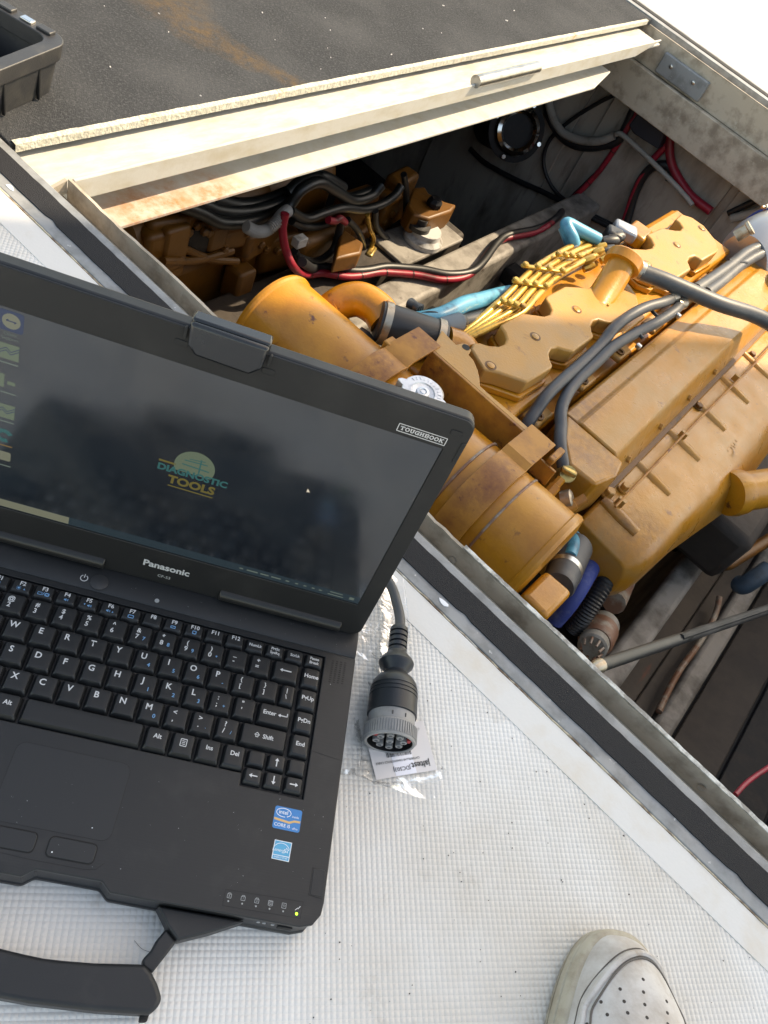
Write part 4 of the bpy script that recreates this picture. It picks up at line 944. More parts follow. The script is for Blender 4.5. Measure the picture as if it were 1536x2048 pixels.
# label axes: text runs along -tu (upside down to the viewer)
A1 = Vector((0.2551, -0.0123, 0.0040)) - Vector((0.2050, -0.0315, 0.0040)); tu = Vector((A1.x, A1.y, 0)).normalized(); tv = Vector((-tu.y, tu.x, 0))
def lab(x, y, z): return lw(LC + tu * x * mm + tv * y * mm + Vector((0, 0, z * mm)))
def labplate(x0, x1, y0, y1, z, m, name, th=.15):
    vs = [lab(x, y, zz) for zz in (z, z + th) for x, y in ((x0, y0), (x1, y0), (x1, y1), (x0, y1))]
    return MB().add(vs, [(3, 2, 1, 0), (4, 5, 6, 7), (0, 1, 5, 4), (1, 2, 6, 5), (2, 3, 7, 6), (3, 0, 4, 7)]).build(name, m, lb)
labplate(-27, 29, -15, 28, 2.2, 'paper', 'card')
labplate(-9, 10, -14.6, 3, 2.40, 'paper_white', 'white_sticker')
rotl = RAD(35.2) + math.atan2(tu.y, tu.x) + math.pi
def labtext(t, x, y, size, z=2.75, **kw):
    o = text('lettering', t, size * mm, 'ink', lb, lab(x, y, z), (0, 0, rotl), **kw)
    o.matrix_parent_inverse = Matrix.Translation(-_WC[lb.name])
    return o
labtext('jaltest', 15.5, -8.3, 7.2, bold=.02)
labtext('JDC503J', -2.2, -9.3, 4.6, bold=.01)
labtext('CATERPILLAR DIAGNOSTICS CABLE', -4.0, -2.4, 2.5, bold=.012)
labtext('Cojali S.L.', 18.0, 21.5, 2.8, shear=.2)
labtext('5', 16.0, 9.5, 4.0)
mb = MB(); x = -13.0
while x < 10:
    w_ = rnd.choice((.3, .3, .5, .8)); vs = [lab(a, b_, zz) for zz in (2.6, 2.66) for a, b_ in ((x, 1.2), (x + w_, 1.2), (x + w_, 8.5), (x, 8.5))]
    mb.add(vs, [(3, 2, 1, 0), (4, 5, 6, 7), (0, 1, 5, 4), (1, 2, 6, 5), (2, 3, 7, 6), (3, 0, 4, 7)]); x += w_ + rnd.choice((.3, .4, .6))
mb.build('barcode', 'ink', lb)

# ---- clear bag
def bag_material():
    m = bpy.data.materials.new('clear polythene'); m.use_nodes = True
    t = m.node_tree; N = t.nodes; L = t.links; N.remove(N["Principled BSDF"])
    tr = N.new("ShaderNodeBsdfTransparent"); tr.inputs[0].default_value = (.955, .96, .965, 1)
    gl = N.new("ShaderNodeBsdfGlossy"); gl.inputs["Roughness"].default_value = .2; gl.inputs["Color"].default_value = (1, 1, 1, 1)
    fr = N.new("ShaderNodeFresnel"); fr.inputs["IOR"].default_value = 1.5
    tc = N.new("ShaderNodeTexCoord"); n = N.new("ShaderNodeTexNoise"); n.inputs["Scale"].default_value = 55; n.inputs["Detail"].default_value = 3; n.inputs["Distortion"].default_value = .8
    L.new(tc.outputs["Object"], n.inputs["Vector"]); bn = N.new("ShaderNodeBump"); bn.inputs["Strength"].default_value = .6; bn.inputs["Distance"].default_value = .004
    L.new(n.outputs["Fac"], bn.inputs["Height"]); L.new(bn.outputs[0], gl.inputs["Normal"]); L.new(bn.outputs[0], fr.inputs["Normal"])
    mlt = N.new("ShaderNodeMath"); mlt.operation = 'MULTIPLY'; mlt.inputs[1].default_value = .45; L.new(fr.outputs[0], mlt.inputs[0])
    mx = N.new("ShaderNodeMixShader"); L.new(mlt.outputs[0], mx.inputs[0]); L.new(tr.outputs[0], mx.inputs[1]); L.new(gl.outputs[0], mx.inputs[2])
    L.new(mx.outputs[0], N["Material Output"].inputs["Surface"])
    return m
M['bag'] = bag_material()
# outline of the bag on the deck (laptop frame)
bagout = [Vector(p) for p in ((0.2113, 0.1527, 0.0020), (0.2256, 0.0879, 0.0020), (0.2366, 0.0494, 0.0020), (0.2458, 0.0192, 0.0020), (0.2615, -0.0133, 0.0020), (0.2708, -0.0370, 0.0020), (0.2501, -0.0497, 0.0020), (0.2151, -0.0481, 0.0020), (0.1911, -0.0438, 0.0020))] + [Vector((.150, -.045, .002)), Vector((.140, .02, .002)), Vector((.146, .10, .002)), Vector((.165, .155, .002))]
cen = sum(bagout, Vector()) / len(bagout)
outl = smooth_path(bagout, 5, True); NB = len(outl); NR = 34
vs = [lw((cen.x, cen.y, .0055))]; fs = []
import mathutils
for r_ in range(1, NR + 1):
    f_ = r_ / NR
    for k in range(NB):
        p = cen + (outl[k] - cen) * f_
        q_ = Vector((p.x * 38, p.y * 26, 1.3)); h_ = mathutils.noise.noise(q_) * .55 + mathutils.noise.noise(q_ * 2.3) * .35 + abs(mathutils.noise.noise(q_ * 4.1)) * .25
        z_ = .0046 + max(-.0006, h_ * .0048) + (.0030 * max(0, f_ - .88) / .12 * (0.5 + 0.5 * math.sin(k * .61)))
        z_ = max(z_, .0036)
        # stay below the plug
        dx = abs(p.x - .2088)
        if dx < .020 and p.y > -.02: z_ = min(z_, .0012 + .0218 - math.sqrt(max(0, .0206 ** 2 - dx ** 2)) - .0006); z_ = max(z_, .0011)
        lp_ = Vector((p.x - LC.x, p.y - LC.y, 0)); lx_, ly_ = lp_.dot(tu), lp_.dot(tv)
        if -.033 < lx_ < .035 and -.020 < ly_ < .034: z_ = min(z_, .0018)
        if p.x < .172 and p.y < .066: z_ = .0012 if p.x < .169 else min(z_, .004)
        vs.append(lw((p.x, p.y, z_)))
for k in range(NB): fs.append((0, 1 + k, 1 + (k + 1) % NB))
for r_ in range(NR - 1):
    for k in range(NB):
        a = 1 + r_ * NB; b_ = a + NB; fs.append((a + k, b_ + k, b_ + (k + 1) % NB, a + (k + 1) % NB))
bg_ = MB().add(vs, fs).build('plastic_bag', 'bag', angle=60)
for P in (((0.1993, 0.1366, 0.0080), (0.2128, 0.1076, 0.0080), (0.2226, 0.0641, 0.0070), (0.2320, 0.0328, 0.0060)), ((0.2123, 0.1593, 0.0060), (0.2196, 0.1151, 0.0080), (0.2261, 0.0803, 0.0070)), ((0.1852, 0.0683, 0.0080), (0.1934, 0.1012, 0.0090), (0.1976, 0.1221, 0.0080)), ((0.1902, -0.0474, 0.0060), (0.2133, -0.0476, 0.0070), (0.2477, -0.0374, 0.0060), (0.2669, -0.0287, 0.0050)), ((0.2387, 0.0247, 0.0070), (0.2504, 0.0001, 0.0070), (0.2621, -0.0232, 0.0060)), ((0.1827, 0.0017, 0.0070), (0.1892, -0.0191, 0.0080), (0.1910, -0.0431, 0.0060))):
    MB().tube([lw(p) for p in P], [.0002, .0009, .0010, .0002], 6, 8).build('fold', 'bag', bg_)
tag(bg_, 'crumpled clear plastic bag spread flat under the grey plug', 'bag')

# ================================================================ sneaker (toe in the picture, whole shoe built)
sh = thing('sneaker', 'scuffed white leather sneaker with perforated toe standing on the deck', 'shoe', tuple(lw((.408, -.258, .0))), RAD(35.2 + 2.5))
# local: +y to the toe; toe tip at y = +.133; sections give half widths left / right and heights
def shoe_w(y):
    """(left, right) half widths of the sole at y (toe = .133, heel = -.155)"""
    t = (.133 - y)
    rl = .0600 * min(1, (t / .088)) ** .46 if t > 0 else 0
    rr_ = .0500 * min(1, (t / .060)) ** .33 if t > 0 else 0
    if t > .10: k = (t - .10) / .19; rl -= .014 * math.sin(min(1, k) * math.pi * .62); rr_ -= .018 * math.sin(min(1, k) * math.pi * .7)
    h_ = (y + .155)
    if h_ < .045: q_ = max(0, 1 - (1 - h_ / .045) ** 2) ** .5; rl *= q_; rr_ *= q_
    return rl, rr_
ys = [.133 - .288 * (1 - math.cos(math.pi * k / 44)) / 2 for k in range(45)]
def outline(off):
    L_, R_ = [], []
    for y in ys:
        l, r = shoe_w(y); L_.append((-max(0, l), y)); R_.append((max(0, r), y))
    P = R_ + L_[::-1][1:-1]
    out = []
    n_ = len(P)
    for k in range(n_):
        a = Vector(P[k - 1]); b_ = Vector(P[(k + 1) % n_]); d = (b_ - a); d = d.normalized() if d.length > 1e-7 else Vector((1, 0)); nrm = Vector((d.y, -d.x))
        # outward
        p = Vector(P[k]);
        if nrm.dot(p - Vector((0, -.01))) < 0: nrm = -nrm
        out.append((p.x + nrm.x * off, p.y + nrm.y * off))
    return out
def loft(layers, name, m, cap_top=True, angle=50):
    n_ = len(layers[0][0]); vs = []; fs = []
    for P, z in layers:
        for i_, p in enumerate(P): vs.append((p[0], p[1], z[i_] if isinstance(z, list) else z))
    for l in range(len(layers) - 1):
        for k in range(n_): fs.append((l * n_ + k, l * n_ + (k + 1) % n_, (l + 1) * n_ + (k + 1) % n_, (l + 1) * n_ + k))
    fs.append(tuple(range(n_ - 1, -1, -1)))
    if cap_top: fs.append(tuple(range((len(layers) - 1) * n_, len(layers) * n_)))
    return MB().add(vs, fs).build(name, m, sh, angle=angle)
loft([(outline(-.003), .0012), (outline(.0), .003), (outline(.001), .0075)], 'outsole', 'midsole')
loft([(outline(-.0005), .0076), (outline(.0012), .010), (outline(.0008), .0165), (outline(-.0004), .0172), (outline(-.0004), .0184), (outline(.0004), .0192), (outline(-.0006), .0262), (outline(-.0030), .0282)], 'midsole', 'midsole')
# upper: dome over the outline, rising to the instep, open collar at the heel
def top_h(y):
    t = .133 - y
    hs = [(0, .040), (.012, .046), (.03, .052), (.06, .060), (.09, .072), (.13, .092), (.17, .104), (.22, .092), (.26, .088), (.29, .088)]
    for (a, ha), (b_, hb_) in zip(hs, hs[1:]):
        if t <= b_: return ha + (hb_ - ha) * (t - a) / (b_ - a)
    return hs[-1][1]
Pup = outline(-.0040); NU = len(Pup); NL = 16
vs = []; fs = []
for l in range(NL + 1):
    rho = 1 - l / NL
    for (x, y) in Pup:
        cy0 = max(-.105, min(.133 - .056, y)); cx0 = .002
        q_ = Vector((cx0 + (x - cx0) * rho, cy0 + (y - cy0) * rho))
        H = top_h(min(q_.y, .105)) - .026
        vs.append((q_.x, q_.y, .026 + H * (1 - rho ** 2.6) ** .62))
for l in range(NL):
    for k in range(NU): fs.append((l * NU + k, l * NU + (k + 1) % NU, (l + 1) * NU + (k + 1) % NU, (l + 1) * NU + k))
upper = MB().add(vs, fs).build('upper', 'leather', sh, angle=80)
# raised toe guard edge (double stitched seam), arch across the toe box
arcs = [(0.3550, -0.2066, 0.0500), (0.3605, -0.1957, 0.0500), (0.3645, -0.1840, 0.0510), (0.3714, -0.1737, 0.0520), (0.3840, -0.1590, 0.0500), (0.3964, -0.1490, 0.0480), (0.4102, -0.1438, 0.0460), (0.4212, -0.1443, 0.0450), (0.4303, -0.1486, 0.0440), (0.4381, -0.1565, 0.0430), (0.4432, -0.1670, 0.0420), (0.4458, -0.1776, 0.0410), (0.4469, -0.1861, 0.0400)]
shi = (Matrix.Translation(sh.location) @ Matrix.Rotation(RAD(37.7), 4, 'Z')).inverted()
arcp = [tuple((shi @ lw(p))[:2]) for p in arcs]
from mathutils.bvhtree import BVHTree
bvh = BVHTree.FromPolygons([Vector(p) for p in vs], [list(f_) for f_ in fs])
def drop(x, y):
    h_ = bvh.ray_cast(Vector((x, y, .3)), Vector((0, 0, -1)))
    k_ = 0
    while (h_[0] is None or h_[0].z < .031) and k_ < 40:
        x += (.002 - x) * .03; y += (.05 - y) * .01; k_ += 1
        h_ = bvh.ray_cast(Vector((x, y, .3)), Vector((0, 0, -1)))
    return (h_[0], h_[1]) if h_[0] is not None else (Vector((x, y, .028)), Vector((0, 0, 1)))
path = [drop(x, y)[0] + Vector((0, 0, .0008)) for x, y in arcp]
MB().tube(path, .0026, 8, 4).build('toe_seam', 'leather', sh)
sp_ = []
for p in path:
    d_ = Vector((.006, .030, 0)) - Vector((p.x, p.y, 0)); d_ = d_.normalized() * .0034; q_ = drop(p.x + d_.x, p.y + d_.y)[0]; sp_.append(q_ + Vector((0, 0, .0006)))
MB().tube(sp_, .0009, 6, 4).build('stitching', 'stitch', sh)
sp2 = []
for p in path:
    d_ = Vector((p.x, p.y, 0)) - Vector((.006, .030, 0)); d_ = d_.normalized() * .0036; q_ = drop(p.x + d_.x, p.y + d_.y)[0]; sp2.append(q_ + Vector((0, 0, .0003)))
MB().tube(sp2, .0005, 6, 4).build('stitching', 'stitch', sh)
holes = [(0.4063, -0.1626, 0.0580), (0.3866, -0.1714, 0.0600), (0.4033, -0.1714, 0.0610), (0.3730, -0.1807, 0.0600), (0.3869, -0.1793, 0.0620), (0.4017, -0.1795, 0.0630), (0.4224, -0.1744, 0.0560), (0.3744, -0.1886, 0.0620), (0.3873, -0.1864, 0.0640), (0.4007, -0.1877, 0.0650), (0.4196, -0.1822, 0.0580), (0.3631, -0.1950, 0.0600), (0.3740, -0.1963, 0.0630), (0.4168, -0.1895, 0.0600), (0.3864, -0.1949, 0.0660), (0.3987, -0.1955, 0.0670), (0.3627, -0.2026, 0.0620)]
rowl = [tuple((shi @ lw(p))[:2]) for p in holes]
for x, y in rowl:
    p, nrm = drop(x, y)
    if nrm.z < 0: nrm = -nrm
    MB().lathe(p - nrm * .0006, nrm, [(0, .00125), (.00075, .00125), (.0008, .0009)], 10).build('perforation', 'hole', sh)
# tongue, laces and collar further back (outside the picture)
mb = MB()
for k in range(5):
    y = -.012 - .017 * k; p, _ = drop(-.026, y); q_, _ = drop(.026, y); m_, _ = drop(0, y)
    MB().tube([p + Vector((0, 0, .001)), m_ + Vector((0, 0, .004)), q_ + Vector((0, 0, .001))], .0032, 8, 4).build('lace', 'leather', sh)
MB().tube([(.030 * math.cos(a) , -.112 + .036 * math.sin(a), .089 + .006 * math.cos(a)) for a in np.linspace(0, 2 * math.pi, 20)[:-1]], .006, 10, 3, closed=True).build('collar', 'leather', sh)
MB().lathe((0, -.112, .088), (0, 0, 1), [(0, .030), (.0015, .030)], 24).build('opening', 'hole', sh)

# ================================================================ open black case on the carpet
cs = thing('tool_case', 'open black plastic tool case lying on the carpet panel', 'case', (-.6885, .4490, .0037), math.atan2(-.956, .293))
# local x runs along the front side away from the corner, local y into the case (towards -v)
W1, D1, H1 = .36, -.27, .064
def cprism(poly, z0, z1): return MB().prism(poly, z0, z1)
def crect(x0, y0, x1, y1, r):
    return rrect((x0 + x1) / 2, (y0 + y1) / 2, abs(x1 - x0), abs(y1 - y0), r, 6)
def wall(o0, z0, o1, z1, i0, i1, name, m, bev=.0):
    n_ = len(o0); vs = [(*p, z0) for p in o0] + [(*p, z1) for p in o1] + [(*p, z1) for p in i1] + [(*p, z0) for p in i0]; fs = []
    for l in range(4):
        for k in range(n_): fs.append((l * n_ + k, l * n_ + (k + 1) % n_, ((l + 1) % 4) * n_ + (k + 1) % n_, ((l + 1) % 4) * n_ + k))
    return MB().add(vs, fs).build(name, m, cs, bevel=bev)
wall(crect(.014, -.010, W1 - .014, D1 + .010, .018), .0, crect(.006, -.005, W1 - .006, D1 + .005, .020), .043, crect(.018, -.014, W1 - .018, D1 + .014, .015), crect(.012, -.011, W1 - .012, D1 + .011, .016), 'body', 'case', .001)
wall(crect(.002, -.002, W1 - .002, D1 + .002, .022), .0432, crect(0, 0, W1, D1, .023), H1, crect(.020, -.018, W1 - .020, D1 + .018, .016), crect(.020, -.018, W1 - .020, D1 + .018, .016), 'rim', 'case', .0012)
MB().prism(crect(.0185, -.0145, W1 - .0185, D1 + .0145, .014), .0012, .004).build('floor', 'case', cs)
for x in (.052, .115, .178, .24, .30):
    MB().box((x, -.0065, .0215), (.0032, .004, .040)).build('rib', 'tray', cs, bevel=.0008)
for y in (-.045, -.10): MB().box((.009, y, .0215), (.004, .003, .038)).build('rib', 'case', cs)
MB().box((.0105, -.055, .0655), (.010, .016, .0035)).build('catch', 'chrome', cs, bevel=.001)
for y in (-.030, -.085, -.12): MB().box((.0095, y, .0655), (.012, .020, .004)).build('hinge_lug', 'case', cs, bevel=.0012)
vs = []; fs = []; NX_, NY_ = 26, 14
for i in range(NX_ + 1):
    for j in range(NY_ + 1):
        x = .034 + .27 * i / NX_; y = -.040 - .17 * j / NY_
        edge = min(i, NX_ - i) / NX_ * min(j, NY_ - j) / NY_ * 16; vs.append((x, y, .006 + .036 * min(1, edge) ** .5 + .004 * mathutils.noise.noise(Vector((x * 40, y * 40, 0)))))
for i in range(NX_):
    for j in range(NY_): a = i * (NY_ + 1) + j; fs.append((a, a + NY_ + 1, a + NY_ + 2, a + 1))
po = MB().add(vs, fs).build('tool_pouch', 'pouch', angle=60)
po.matrix_world = cs.matrix_world
po.location = cs.location; po.rotation_euler = cs.rotation_euler
tag(po, 'grey blue plastic packet lying inside the open black case', 'pouch')

# ---- grit scattered on the deck
mb = MB()
for _ in range(420):
    x = rnd.uniform(-.05, .62); y = rnd.uniform(-.34, .22); r_ = rnd.uniform(.00018, .00055) * (2.2 if rnd.random() < .03 else 1)
    q_ = Matrix.Rotation(-RAD(35.2), 3, 'Z') @ Vector((x, y, 0))
    if abs(q_.x) < .172 and -.24 < q_.y < .08: continue
    mb.prism([(x + r_ * math.cos(t) * rnd.uniform(.5, 1.5), y + r_ * math.sin(t) * rnd.uniform(.5, 1.5)) for t in np.linspace(0, 5.2, 6)], .0006, .0006 + r_ * .8)
o = mb.build('deck_grit', 'hole'); o['kind'] = 'stuff'; tag(o, 'tiny dark grains of grit scattered over the white deck', 'grit')
h0 = lw((.0500, -.186, .0012)); 
o = MB().tube([lw((.052, -.184, .0010)), lw((.058, -.188, .0014)), lw((.064, -.189, .0012)), lw((.070, -.1895, .0010))], .00013, 5).build('hair', 'hole'); tag(o, 'single dark hair on the deck inside the carry handle', 'hair')
# ================================================================ near engine
EN = wthing('marine_engine', 'yellow marine diesel engine with scalloped valve covers in the open hatch', 'engine', (-.06, 1.15, -.55))
def bolt(p, d, r, h, par, m='yellow_dusty', n=6, washer=True, name='bolt'):
    d = Vector(d).normalized(); mb = MB()
    if washer: mb.lathe(p, d, [(0, r * 1.35), (h * .25, r * 1.35)], 18)
    mb.lathe(p, d, [(h * .2, r), (h * .9, r), (h, r * .82)], n)
    return mb.build(name, m, par, angle=25)
# block, head
MB().span((-.215, .72, -.62), (.035, 1.78, -.305)).build('block', 'yellow', EN, bevel=.02)
MB().span((-.190, .70, -.300), (.020, 1.76, -.172)).build('cylinder_head', 'yellow', EN, bevel=.008)
MB().span((-.150, .78, -.74), (-.01, 1.70, -.625)).build('sump', 'yellow', EN, bevel=.03)
# valve covers traced on their top plane (z = -.100)
near = [(-0.1267, 0.7352, -0.1000), (-0.1329, 0.7499, -0.1000), (-0.1276, 0.7601, -0.1000), (-0.1159, 0.7699, -0.1000), (-0.1060, 0.7856, -0.1000), (-0.1039, 0.8000, -0.1000), (-0.1094, 0.8139, -0.1000), (-0.1204, 0.8235, -0.1000), (-0.1328, 0.8285, -0.1000), (-0.1347, 0.8348, -0.1000),
        (-0.1344, 0.8927, -0.1000), (-0.1190, 0.9140, -0.1000), (-0.1078, 0.9292, -0.1000), (-0.1045, 0.9445, -0.1000), (-0.1101, 0.9588, -0.1000), (-0.1219, 0.9677, -0.1000), (-0.1333, 0.9724, -0.1000), (-0.1361, 0.9827, -0.1000), (-0.1335, 1.0438, -0.1000), (-0.1200, 1.0688, -0.1000), (-0.1069, 1.0887, -0.1000), (-0.1047, 1.1060, -0.1000), (-0.1110, 1.1294, -0.1000), (-0.1146, 1.1543, -0.1000), (-0.1071, 1.1936, -0.1000),
        (-0.0746, 1.1942, -0.1000), (-0.0448, 1.1790, -0.1000), (-0.0274, 1.1566, -0.1000), (-0.0259, 1.1099, -0.1000), (-0.0276, 1.0526, -0.1000), (-0.0366, 1.0392, -0.1000), (-0.0479, 1.0302, -0.1000), (-0.0515, 1.0155, -0.1000), (-0.0472, 0.9988, -0.1000), (-0.0381, 0.9868, -0.1000), (-0.0293, 0.9795, -0.1000),
        (-0.0292, 0.9055, -0.1000), (-0.0399, 0.8936, -0.1000), (-0.0499, 0.8865, -0.1000), (-0.0540, 0.8723, -0.1000), (-0.0496, 0.8568, -0.1000), (-0.0402, 0.8458, -0.1000), (-0.0306, 0.8389, -0.1000), (-0.0283, 0.8321, -0.1000), (-0.0328, 0.7632, -0.1000), (-0.0695, 0.7371, -0.1000), (-0.0874, 0.7176, -0.1000)]
far_ = [(-0.1350, 1.2875, -0.1000), (-0.1299, 1.3070, -0.1000), (-0.1113, 1.3435, -0.1000), (-0.1057, 1.3664, -0.1000), (-0.1101, 1.3831, -0.1000), (-0.1242, 1.3959, -0.1000), (-0.1369, 1.3984, -0.1000), (-0.1319, 1.4654, -0.1000), (-0.1127, 1.4940, -0.1000), (-0.1047, 1.5119, -0.1000), (-0.1079, 1.5311, -0.1000), (-0.1218, 1.5402, -0.1000), (-0.1320, 1.5401, -0.1000), (-0.1361, 1.5802, -0.1000),
        (-0.1163, 1.6003, -0.1000), (-0.0834, 1.6040, -0.1000), (-0.0470, 1.5840, -0.1000), (-0.0237, 1.5559, -0.1000), (-0.0193, 1.5407, -0.1000), (-0.0234, 1.4624, -0.1000), (-0.0324, 1.4608, -0.1000), (-0.0410, 1.4583, -0.1000), (-0.0444, 1.4379, -0.1000), (-0.0392, 1.4167, -0.1000), (-0.0279, 1.4052, -0.1000), (-0.0227, 1.3987, -0.1000), (-0.0256, 1.3233, -0.1000), (-0.0377, 1.3165, -0.1000), (-0.0485, 1.3072, -0.1000), (-0.0498, 1.2854, -0.1000), (-0.0724, 1.2696, -0.1000), (-0.1042, 1.2769, -0.1000)]
bolts_n = [(-0.0867, 0.7346, -0.1000), (-0.0860, 0.8671, -0.1000), (-0.0853, 1.0083, -0.1000)]
bolts_f = [(-0.0831, 1.3000, -0.1000), (-0.0821, 1.4452, -0.1000), (-0.0821, 1.5847, -0.1000)]
for out, bl in ((near, bolts_n), (far_, bolts_f)):
    vc = MB().prism(out, -.128, -.100).build('valve_cover', 'yellow_dusty', EN, bevel=.0035, seg=3)
    cx_ = sum(p[0] for p in out) / len(out); cy_ = sum(p[1] for p in out) / len(out)
    flange = [(cx_ + (p[0] - cx_) * 1.02 + .004 * (1 if p[0] > cx_ else -1), cy_ + (p[1] - cy_) * 1.012) for p in out]
    MB().prism(flange, -.140, -.1285).build('cover_flange', 'yellow', vc, bevel=.002)
    for p in bl:
        MB().lathe((p[0], p[1], -.0999), (0, 0, 1), [(.0003, .0064), (.0012, .0064), (.0018, .0052)], 18).build('bolt', 'yellow_worn', vc)
        MB().lathe((p[0], p[1], -.0999), (0, 0, 1), [(0, .0096), (.0003, .0096)], 24).build('recess_shade', 'yellow_dark', vc)  # flat dark disc round the bolt; colour stands in for a shaded recess
# riser under the covers with bolted ears on the manifold side
xs_r = [p[0] for p in near]
MB().span((-.170, .705, -.171), (-.012, 1.690, -.1405)).build('rocker_base', 'yellow', EN, bevel=.006)
ear = [(-0.0180, 0.8609, -0.1400), (-0.0349, 0.8740, -0.1400), (-0.0343, 0.8321, -0.1400), (-0.0339, 0.8061, -0.1400), (-0.0198, 0.8430, -0.1400)]
MB().prism(ear, -.158, -.138).build('ear', 'yellow_dusty', EN, bevel=.003)
for y in (.78, .93, 1.07, 1.22, 1.36, 1.50):
    o = MB().box((.006, y, -.1475), (.032, .05, .012)).build('ear', 'yellow_dusty', EN, bevel=.004)
    MB().lathe((.010, y - .008, -.1414), (0, 0, 1), [(0, .0085), (.003, .0085), (.003, .005), (.0005, .005)], 16).build('stud_hole', 'yellow_dark', o)
MB().span((-.175, .662, -.34), (.028, .7045, -.142)).build('gear_cover', 'yellow', EN, bevel=.006)
# oil filler
nb = Vector((-.075, 1.085, -.128))
fc = Vector((-0.0990, 1.1746, -0.0620)); 
fdir = (fc - nb).normalized()
MB().lathe(nb, fdir, [(0, .032), (.01, .027), ((fc - nb).length - .012, .0255)], 28).build('filler_neck', 'yellow', EN)
cap = MB().lathe(fc - fdir * .014, fdir, [(0, .031), (.001, .0345), (.018, .0350), (.0205, .0330), (.0205, .027), (.0215, .0262)], 30).build('filler_cap', 'yellow', EN)
MB().lathe(fc + fdir * .0072, fdir, [(0, .019), (.0012, .0185)], 24).build('cap_disc', 'yellow_worn', cap)
for k in range(14):
    a = 2 * math.pi * k / 14; uu = fdir.orthogonal().normalized(); vv = fdir.cross(uu)
    MB().box(fc + fdir * .0075 + (uu * math.cos(a) + vv * math.sin(a)) * .0215, (.0025, .0025, .0012)).build('raised_mark', 'gold', cap)
MB().tube([(-0.0747, 1.1463, -0.0700), (-0.0709, 1.1447, -0.0980), (-0.0591, 1.0823, -0.0990)], .0022, 6).build('dipstick_wire', 'gold', EN)
# ---- expansion tank with straps and bracket
TB, TZ = .568, -.174
tk = MB().lathe((-.372, TB, TZ), (1, 0, 0), [(0, .060), (.001, .072), (.003, .0775), (.008, .079), (.012, .078), (.014, .0755), (.30, .0805), (.40, .083), (.525, .0845), (.527, .0875), (.534, .0885), (.539, .086), (.543, .07)], 56).build('expansion_tank', 'yellow', EN, angle=28)
MB().lathe((-.376, TB, TZ), (1, 0, 0), [(0, .055), (.006, .066)], 40).build('end_plate', 'yellow', tk)
for x in (-.110, .008, .083):
    MB().lathe((x, TB, TZ), (1, 0, 0), [(0, .0830), (.0006, .0850), (.002, .0855), (.0034, .0850), (.004, .0830)], 56, False, False).build('band', 'bronze', tk)
def strap(x0, w_, r_, top):
    pts = [(x0, .668, top), (x0, TB + .035, top)]
    for a in np.linspace(75, 230, 24): pts.append((x0, TB + r_ * math.cos(RAD(a)), TZ + r_ * math.sin(RAD(a))))
    return MB().strip(pts, (w_, 0, 0), .0045).build('strap', 'yellow_rusty', EN, angle=25, bevel=.0006)
strap(-.168, .044, .0885, -.083); strap(.048, .044, .0905, -.081)
bk = MB().span((-.150, .6475, -.215), (.062, .6520, -.0825)).build('bracket', 'yellow_rusty', EN, bevel=.001)
fl = [(-.150, .6522), (.034, .6522), (.034, .662), (-0.0005, 0.6620, -0.0840), (-0.0380, 0.6605, -0.0840), (-0.0637, 0.6608, -0.0840), (-0.0733, 0.6726, -0.0840), (-0.0864, 0.6851, -0.0840), (-0.1015, 0.6950, -0.0840), (-0.1132, 0.6971, -0.0840), (-0.1168, 0.7096, -0.0840), (-0.1285, 0.7147, -0.0840), (-0.1335, 0.7077, -0.0840), (-0.1368, 0.6956, -0.0840), (-.168, .70)]
MB().prism(fl, -.0870, -.0828).build('bracket_flange', 'yellow_dusty', bk, bevel=.0012)
hl = Vector((-0.1249, 0.7060, -0.0830))
MB().lathe((hl.x, hl.y, -.0827), (0, 0, 1), [(0, .0062), (.0003, .0062)], 18).build('bolt_hole', 'gap', bk)
for (p, sx_) in (((0.0796, 0.6640, -0.0920), .034), ):
    MB().box((p[0], p[1], p[2]), (.010, .034, .014)).build('strap_lug', 'yellow_rusty', EN, bevel=.002)
MB().box((-0.1921, 0.6059, -0.0920), (.012, .02, .02)).build('strap_lug', 'yellow_rusty', EN, bevel=.002)
MB().box((0.0803, 0.6469, -0.1120), (.030, .004, .030)).build('strap_lug', 'yellow_rusty', EN, bevel=.001)
# pressure cap on its neck
pc = Vector((-0.0939, 0.5471, -0.0620)); pd = Vector((.02, -.10, 1)).normalized()
MB().lathe(Vector((pc.x + .0, pc.y + .012, TZ + .078)), (0, 0, 1), [(0, .030), (.022, .024), (pc.z - TZ - .082, .024)], 28).build('filler_neck', 'clamp', tk)
n_ = 72; mb = MB()
rim = []
for k in range(n_):
    a = 2 * math.pi * k / n_; r_ = .0285
    for c0 in (0.12, math.pi + .12):
        d_ = abs((a - c0 + math.pi) % (2 * math.pi) - math.pi); r_ += .0085 * max(0, 1 - (d_ / .20) ** 2)
    rim.append((r_ * math.cos(a), r_ * math.sin(a)))
R3 = pd.to_track_quat('Z', 'Y').to_matrix()
def capring(sc_, z): return [pc + R3 @ Vector((x * sc_, y * sc_, z)) for x, y in rim]
def circ(r_, z): return [pc + R3 @ Vector((r_ * math.cos(2 * math.pi * k / n_), r_ * math.sin(2 * math.pi * k / n_), z)) for k in range(n_)]
rings = [capring(.97, -.014), capring(1.0, -.012), capring(1.0, -.001), capring(.96, .0002), circ(.0165, .0003), circ(.0155, -.0014), circ(.0095, -.0018), circ(.0085, .0012), circ(.0052, .0016), circ(.0042, .0002), circ(.0032, .0012)]
vs = [v for r in rings for v in r]; fs = []
for l in range(len(rings) - 1):
    for k in range(n_): fs.append((l * n_ + k, l * n_ + (k + 1) % n_, (l + 1) * n_ + (k + 1) % n_, (l + 1) * n_ + k))
fs.append(tuple(range((len(rings) - 1) * n_, len(rings) * n_))); fs.append(tuple(range(n_ - 1, -1, -1)))
